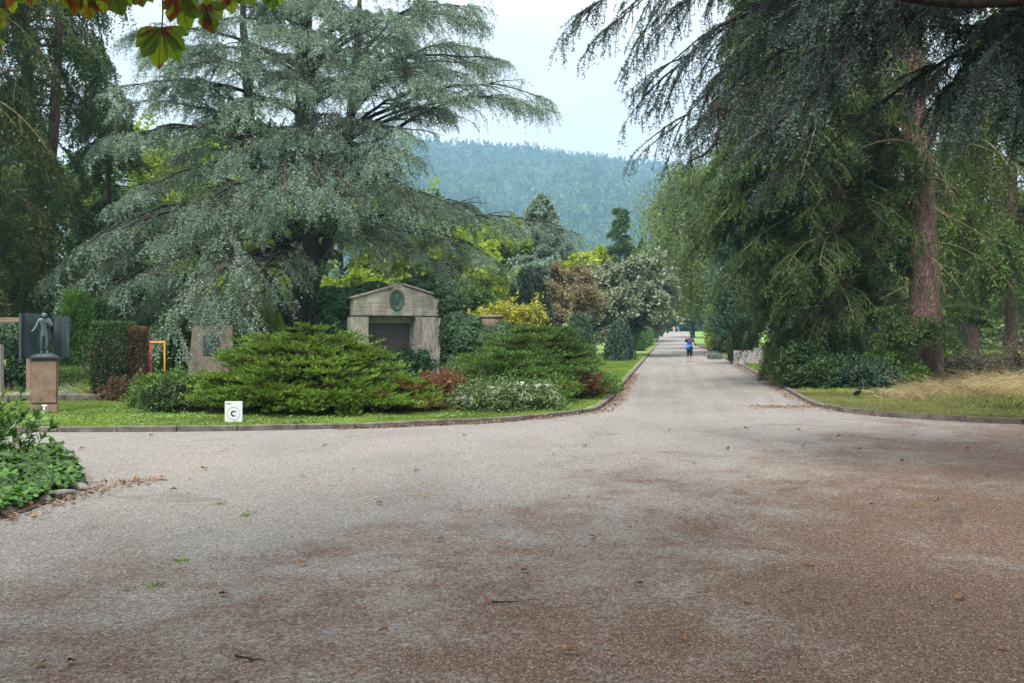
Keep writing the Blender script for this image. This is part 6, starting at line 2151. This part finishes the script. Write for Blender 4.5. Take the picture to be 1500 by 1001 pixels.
# ---------- foreground cedar at the right, its boughs hanging into the view
rng = np.random.default_rng(1401)
fb = np.array([9.8, 9.6, 0])
fc = thing('cedar_tree', 'dark near cedar whose drooping boughs hang in from the upper right', 'tree', fb)
tr, wd, lf = MB(), MB(), MB()
fm = trunk_tube(tr, [fb - [0, 0, .3], fb + [0, .1, 4], fb + [.1, 0, 9], fb + [0, 0, 17]], .55, .16, 14, 6, .4)
tr.build('trunk', M['bark_dark'], fc, fb)
tips = [(838, 95, 12.5, 6.2), (870, 160, 12.2, 6.0), (905, 140, 12.8, 6.0), (925, 185, 12.4, 5.9), (985, 180, 12.0, 5.6), (1000, 235, 11.6, 5.4), (1015, 205, 12.6, 5.6), (860, 60, 13.0, 6.8), (890, 20, 12.6, 7.0), (945, 90, 12.4, 6.2), (960, 40, 12, 6.6),
        (1080, 210, 11.4, 5.2), (1110, 260, 11.2, 4.9), (1060, 150, 11.6, 5.6), (1130, 180, 11.0, 5.2), (1150, 120, 10.8, 5.4), (1180, 160, 11.2, 5.2), (1100, 60, 11.0, 5.9), (1020, 30, 11.5, 6.3), (1170, 40, 10.6, 5.8), (1220, 90, 11.2, 5.6), (1090, 120, 12.2, 5.8), (1050, 80, 12.4, 6.2),
        (1400, 180, 10.2, 4.9), (1440, 210, 10.0, 4.7), (1480, 160, 9.6, 4.8), (1370, 120, 10.6, 5.0), (1460, 90, 10.2, 5.1), (1500, 240, 10.4, 4.6), (1410, 60, 10.4, 5.3), (1520, 120, 9.6, 4.9), (1430, 140, 11.5, 5.1), (1390, 90, 12.2, 5.4), (1470, 40, 11, 5.6), (1350, 60, 11.4, 5.5), (1540, 200, 11, 5.0),
        (1300, 20, 10.6, 5.8), (1260, -20, 10.4, 6.2), (1340, -30, 10.2, 6.4), (1200, -40, 10.5, 6.6), (1120, -40, 11, 7.0), (1000, -60, 11.5, 7.4), (1420, -40, 10, 6.2), (880, -60, 12.5, 7.8)]
limbs = []
for (px, py, Y, zs) in tips:
    if px < 1060:
        px, py = px + 66, py - 66
    tip = P(px, py, Y)
    s = on_trunk(fm, zs + .6)
    R = np.linalg.norm((tip - s)[:2])
    mid = s * .4 + tip * .6 + np.array([rng.normal() * .5, rng.normal() * .6, rng.uniform(.16, .34) * R])
    limbs.append(bez(s, mid, tip, 12) + np.concatenate([[[0, 0, 0]], np.cumsum(rng.normal(size=(11, 3)) * np.array([.10, .14, .07]), 0)]))
cedar_foliage(limbs, rng, wd, lf, n2=27, n3=9, per=40, l2=.20, l3=.36, tl=.036, tw=.011, r0=.036, hang=.95, per2=90, start=.3, l2min=.35)
# higher boughs that only shade the ground
hi = []
for k in range(60):
    an = rng.uniform(math.pi * .55, math.pi * 1.75)
    z = rng.uniform(6.5, 13)
    s = on_trunk(fm, z)
    r_ = rng.uniform(4, 9.0) * (1 - .03 * (z - 6))
    tip = s + np.array([math.cos(an) * r_, math.sin(an) * r_, -.8])
    if tip[1] > 3 and tip[2] < EYE + .37 * tip[1] + .3:
        continue
    hi.append(bez(s, s * .5 + tip * .5 + [0, 0, 1.2], tip, 12))
cedar_foliage(hi, rng, wd, lf, n2=20, n3=8, per=9, l2=.26, l3=.5, tl=.13, tw=.06, r0=.07, hang=.5, per2=20, start=.2)
wd.build('limb', M['bark_dark'], fc, fb)
# the thick limb along the top edge
mb = MB()
q0 = [P(1620, -30, 9.2), P(1480, 2, 9.4), P(1400, 3, 9.6), P(1330, -3, 9.8), P(1200, -45, 10.2)]
trunk_tube(mb, [on_trunk(fm, 4.6)] + q0, .13, .05, 10, 7, 0)
trunk_tube(mb, [P(1052, 150, 11.5), P(1056, 185, 11.45), P(1046, 212, 11.4), P(1030, 228, 11.4), P(1010, 236, 11.4)], .035, .010, 7, 8, 0)
mb.build('bare_limb', M['bark_dark'], fc, fb)
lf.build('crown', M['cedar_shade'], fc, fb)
print('near cedar quads', sum(len(f) for f in lf.f))


# ---------- chestnut over the camera; a few of its leaves hang into the top left
LEAFUV = []


def leaflet(bm_v, bm_f, base, d, w, n, L, W, rr):
    """toothed obovate leaflet with a folded midrib"""
    prof = [(0, .03), (.12, .13), (.28, .27), (.45, .40), (.62, .49), (.76, .47), (.88, .30), (.95, .12), (1.0, 0)]
    cen, lft, rgt = [], [], []
    k0 = len(bm_v)
    curl = rr.uniform(-.1, .25)
    for i, (u, hw) in enumerate(prof):
        c = base + d * (u * L) - n * (curl * L * u * u)
        tooth = 1 + (.10 if i % 2 else -.03)
        bm_v.append(c)
        bm_v.append(c + w * (hw * W * tooth) + n * (hw * W * .22) + d * (.03 * L))
        bm_v.append(c - w * (hw * W * tooth) + n * (hw * W * .22) + d * (.03 * L))
        LEAFUV.extend([(u, 0, 0), (u + .03, hw * .42, 0), (u + .03, hw * .42, 0)])
    for i in range(len(prof) - 1):
        a = k0 + i * 3
        bm_f.append((a, a + 1, a + 4, a + 3))
        bm_f.append((a, a + 3, a + 5, a + 2))


M['chestnut'] = None


def chestnut_mat():
    m, nt, out = new_mat('chestnut_leaves')
    co = coords(nt)
    g = nt.nodes.new('ShaderNodeNewGeometry')
    c = ramp(nt, [(0, (.055, .105, .012)), (.6, (.10, .18, .018)), (1, (.19, .25, .028))], g.outputs['Random Per Island'])
    f = ramp(nt, [(.52, (0, 0, 0)), (.60, (1, 1, 1))], noise(nt, 9, 4, .6, co, .6))
    c = mixc(nt, f, c, (.13, .036, .012))
    au = nt.nodes.new('ShaderNodeAttribute')
    au.attribute_name = 'leafuv'
    sp_ = nt.nodes.new('ShaderNodeSeparateXYZ')
    nt.links.new(au.outputs['Vector'], sp_.inputs[0])

    def mt(op, a, b):
        q = nt.nodes.new('ShaderNodeMath')
        q.operation = op
        for i, v in enumerate((a, b)):
            if isinstance(v, (int, float)):
                q.inputs[i].default_value = v
            else:
                nt.links.new(v, q.inputs[i])
        return q.outputs[0]
    ph = mt('FRACT', mt('MULTIPLY', mt('SUBTRACT', sp_.outputs[0], mt('MULTIPLY', sp_.outputs[1], 1.1)), 13.0), 0.0)
    vein = ramp(nt, [(.0, (.5, .5, .4)), (.14, (1, 1, 1)), (.9, (1, 1, 1)), (1, (.5, .5, .4))], ph)
    mid = ramp(nt, [(.0, (.35, .35, .25)), (.022, (1, 1, 1))], sp_.outputs[1])
    c = mixc(nt, 1.0, mixc(nt, 1.0, c, vein, 'MULTIPLY'), mid, 'MULTIPLY')
    b = nt.nodes.new('ShaderNodeBsdfPrincipled')
    b.inputs['Roughness'].default_value = .45
    nt.links.new(c, b.inputs['Base Color'])
    tr = nt.nodes.new('ShaderNodeBsdfTranslucent')
    nt.links.new(mixc(nt, 1.0, c, (1.7, 1.6, .7), 'MULTIPLY'), tr.inputs['Color'])
    mx = nt.nodes.new('ShaderNodeMixShader')
    mx.inputs[0].default_value = .65
    nt.links.new(b.outputs[0], mx.inputs[1])
    nt.links.new(tr.outputs[0], mx.inputs[2])
    nt.links.new(mx.outputs[0], out.inputs[0])
    return m


M['chestnut'] = chestnut_mat()
hb = np.array([-4.6, -2.6, 0])
hc = thing('chestnut_tree', 'horse chestnut over the viewer, browning leaves hanging into the top left', 'tree', hb)
rng = np.random.default_rng(1501)
rr = random.Random(1501)
tr, wd = MB(), MB()
hm = trunk_tube(tr, [hb - [0, 0, .3], hb + [0, .1, 3], hb + [.1, .2, 6], hb + [0, 0, 11]], .42, .12, 14, 9, .4)
tr.build('trunk', M['bark'], hc, hb)
V_, F_ = [], []


def compound(c, axis, face, L, n=7, spread=2.3):
    """palmate leaf: leaflets fan out round axis in the plane facing 'face'"""
    axis = nrm(np.asarray(axis, float))
    face = nrm(np.asarray(face, float))
    sd = nrm(np.cross(face, axis))
    for i in range(n):
        a = (i / (n - 1) - .5) * spread
        d = nrm(axis * math.cos(a) + sd * math.sin(a) + rng.normal(size=3) * .05)
        w = nrm(np.cross(face, d))
        k = 1 - .42 * abs(i / (n - 1) - .5) * 2 * .9
        leaflet(V_, F_, np.asarray(c, float), d, w, nrm(np.cross(d, w)), L * k, L * k * .42 * 1.05, rr)


Yc = 4.5
hang = [((237, 40), (0, -.25, -1), .19, 7, 2.6), ((300, 2), (.35, -.2, -.9), .17, 5, 1.5), ((262, -12), (.1, .1, -1), .17, 5, 1.6), ((125, -30), (.1, -.2, -1), .20, 7, 2.4), ((60, -34), (-.3, -.2, -.9), .15, 5, 1.8), ((350, -28), (.45, -.2, -.8), .15, 5, 1.8), ((395, -25), (.2, 0, -.9), .13, 5, 1.6), ((200, -30), (.2, -.2, -.9), .16, 5, 1.9), ((-12, 55), (.25, -.1, -.95), .11, 5, 1.4), ((-20, 10), (.3, -.1, -.9), .16, 5, 1.8), ((155, -36), (.3, 0, -.9), .20, 5, 1.6), ((90, -38), (.0, -.1, -.9), .17, 6, 2.0), ((310, -40), (0, -.1, -1), .16, 6, 2.2), ((250, -50), (0, -.1, -1), .16, 6, 2.2), ((180, -22), (.1, -.1, -1), .14, 5, 2.0), ((335, -20), (.2, -.1, -1), .14, 5, 1.8), ((20, -22), (-.1, -.1, -1), .13, 5, 2.0)]
pet = []
for (pp, ax, L, n, spd) in hang:
    c = P(pp[0], pp[1], Yc + rng.uniform(-.15, .25))
    compound(c, ax, (0, -1, .25), L, n, spd)
    pet.append(bez(c, c + [.02, 0, .12], P(pp[0] + rng.uniform(-30, 30), -110 - rng.uniform(0, 30), Yc + .2), 6))
wd.add(*tubes(np.array(pet), np.broadcast_to(np.linspace(.003, .006, 6)[None], (len(pet), 6)), 5), True)
tw0 = [on_trunk(hm, 3.6), P(-120, -190, 3.4), P(60, -140, 4.5), P(240, -120, 4.7), P(420, -130, 4.8)]
trunk_tube(wd, tw0, .05, .008, 8, 10, 0)
# crown above the frame
nl = 130
limbs = []
for k in range(nl):
    an = rng.uniform(0, TAU)
    z = rng.uniform(3.4, 10.5)
    r_ = rng.uniform(3.0, 10.5)
    s = on_trunk(hm, z)
    tip = s + np.array([math.cos(an) * r_, math.sin(an) * r_, rng.uniform(.2, 2.0)])
    limbs.append(bez(s, s * .5 + tip * .5 + [0, 0, .6], tip, 9))
limbs = np.array(limbs)
pos, tan, t_, idx = spawn(limbs, 46, .25, 1, rng)
pos = pos + rng.normal(size=pos.shape) * .45
ok = pos[:, 2] > EYE + .338 * np.maximum(pos[:, 1], 0) + .55
ok &= pos[:, 2] > 3.0
lim_ok = np.array([(l[:, 2] > EYE + .338 * np.maximum(l[:, 1], 0) + .3).all() for l in limbs])
limbs = limbs[lim_ok]
wd.add(*tubes(limbs, np.broadcast_to(np.linspace(.09, .015, 9)[None], (len(limbs), 9)), 6), True)
for c in pos[ok]:
    compound(c, nrm(rng.normal(size=3) * np.array([1, 1, .3]) + [0, 0, -.4]), nrm(rng.normal(size=3) * .4 + [0, 0, 1]), .27 * rng.uniform(.8, 1.2), 5, 4.4)
wd.build('limb', M['bark_dark'], hc, hb)
mb = MB().add(np.array(V_), np.array(F_), True)
o = mb.build('crown', M['chestnut'], hc, hb)
at_ = o.data.attributes.new('leafuv', 'FLOAT_VECTOR', 'POINT')
at_.data.foreach_set('vector', np.array(LEAFUV, dtype=np.float32).ravel())
print('chestnut quads', len(F_))

# ================================================================= AIR, LIGHT, CAMERA
bm = bmesh.new()
bm_box(bm, -1010, 1010, -160, 1510, -2, 300)
hz = bm_obj('haze', bm, None)
m, nt, out = new_mat('haze_air')
pv = nt.nodes.new('ShaderNodeVolumePrincipled')
pv.inputs['Color'].default_value = (.40, .68, 1.0, 1)
pv.inputs['Density'].default_value = .00031
pv.inputs['Density Attribute'].default_value = ''
pv.inputs['Color Attribute'].default_value = ''
pv.inputs['Temperature Attribute'].default_value = ''
nt.links.new(pv.outputs[0], out.inputs['Volume'])
hz.data.materials.clear()
hz.data.materials.append(m)
tag(hz, 'thin bluish haze in the air', 'haze', None, 'stuff')

SUN_EL, SUN_AZ = math.radians(52), math.radians(205)   # azimuth from +Y clockwise: behind the viewer, a little left
w = bpy.data.worlds.new('World')
SC.world = w
w.use_nodes = True
nt = w.node_tree
nt.nodes.clear()
out = nt.nodes.new('ShaderNodeOutputWorld')
bgd = nt.nodes.new('ShaderNodeBackground')
sky = nt.nodes.new('ShaderNodeTexSky')
sky.sky_type = 'NISHITA'
sky.sun_disc = False
sky.sun_elevation = SUN_EL
sky.sun_rotation = SUN_AZ
sky.air_density = 1.0
sky.dust_density = 2.0
tc = nt.nodes.new('ShaderNodeTexCoord')
mp = nt.nodes.new('ShaderNodeMapping')
mp.inputs['Scale'].default_value = (1.6, 1.6, 5.0)
nt.links.new(tc.outputs['Generated'], mp.inputs['Vector'])
nz = noise(nt, 1.6, 6, .55, mp.outputs[0], .4)
cf = ramp(nt, [(.25, (.80, .80, .80)), (.60, (1, 1, 1))], nz)
sx = nt.nodes.new('ShaderNodeSeparateXYZ')
nt.links.new(tc.outputs['Generated'], sx.inputs[0])
# overcast cloud: brighter towards the zenith
cl = ramp(nt, [(0.0, (4.05, 4.10, 4.14)), (.25, (4.15, 4.2, 4.25)), (.5, (8.6, 8.7, 8.8)), (1.0, (18.5, 18.7, 19.0))], sx.outputs[2])
sh = ramp(nt, [(.32, (.86, .89, .92)), (.62, (1.07, 1.065, 1.055))], noise(nt, 2.3, 5, .6, mp.outputs[0], .5))
cl = mixc(nt, 1.0, cl, sh, 'MULTIPLY')
nt.links.new(mixc(nt, cf, sky.outputs[0], cl), bgd.inputs[0])
bgd.inputs[1].default_value = .10
nt.links.new(bgd.outputs[0], out.inputs[0])

sl = bpy.data.lights.new('sun', 'SUN')
sl.energy = 2.6
sl.angle = math.radians(16)
sl.color = (1.0, .95, .87)
so = bpy.data.objects.new('sun', sl)
C.objects.link(so)
dv = Vector((math.sin(SUN_AZ) * math.cos(SUN_EL), math.cos(SUN_AZ) * math.cos(SUN_EL), math.sin(SUN_EL)))
so.rotation_euler = dv.to_track_quat('Z', 'Y').to_euler()

cam = bpy.data.cameras.new('camera')
cam.sensor_width = 36
cam.lens = 36 * F / 1500
cam.shift_y = (HY - 500.5) / 1500 * 1.0
cam.clip_end = 6000
cam.clip_start = .05
co = bpy.data.objects.new('camera', cam)
C.objects.link(co)
co.location = (0, 0, EYE)
co.rotation_euler = (math.pi / 2, 0, 0)
SC.camera = co

SC.view_settings.view_transform = 'Standard'
SC.view_settings.look = 'None'
SC.view_settings.exposure = 1.22
SC.view_settings.gamma = 1
cy = SC.cycles
cy.max_bounces = 7
cy.diffuse_bounces = 3
cy.glossy_bounces = 2
cy.transmission_bounces = 4
cy.volume_bounces = 1
cy.sample_clamp_indirect = 3
cy.use_denoising = True
cy.denoiser = 'OPENIMAGEDENOISE'
cy.denoising_input_passes = 'RGB_ALBEDO_NORMAL'
cy.caustics_reflective = cy.caustics_refractive = False
SC.render.use_persistent_data = False
print('faces total', sum(len(o.data.polygons) for o in C.objects if o.type == 'MESH'))
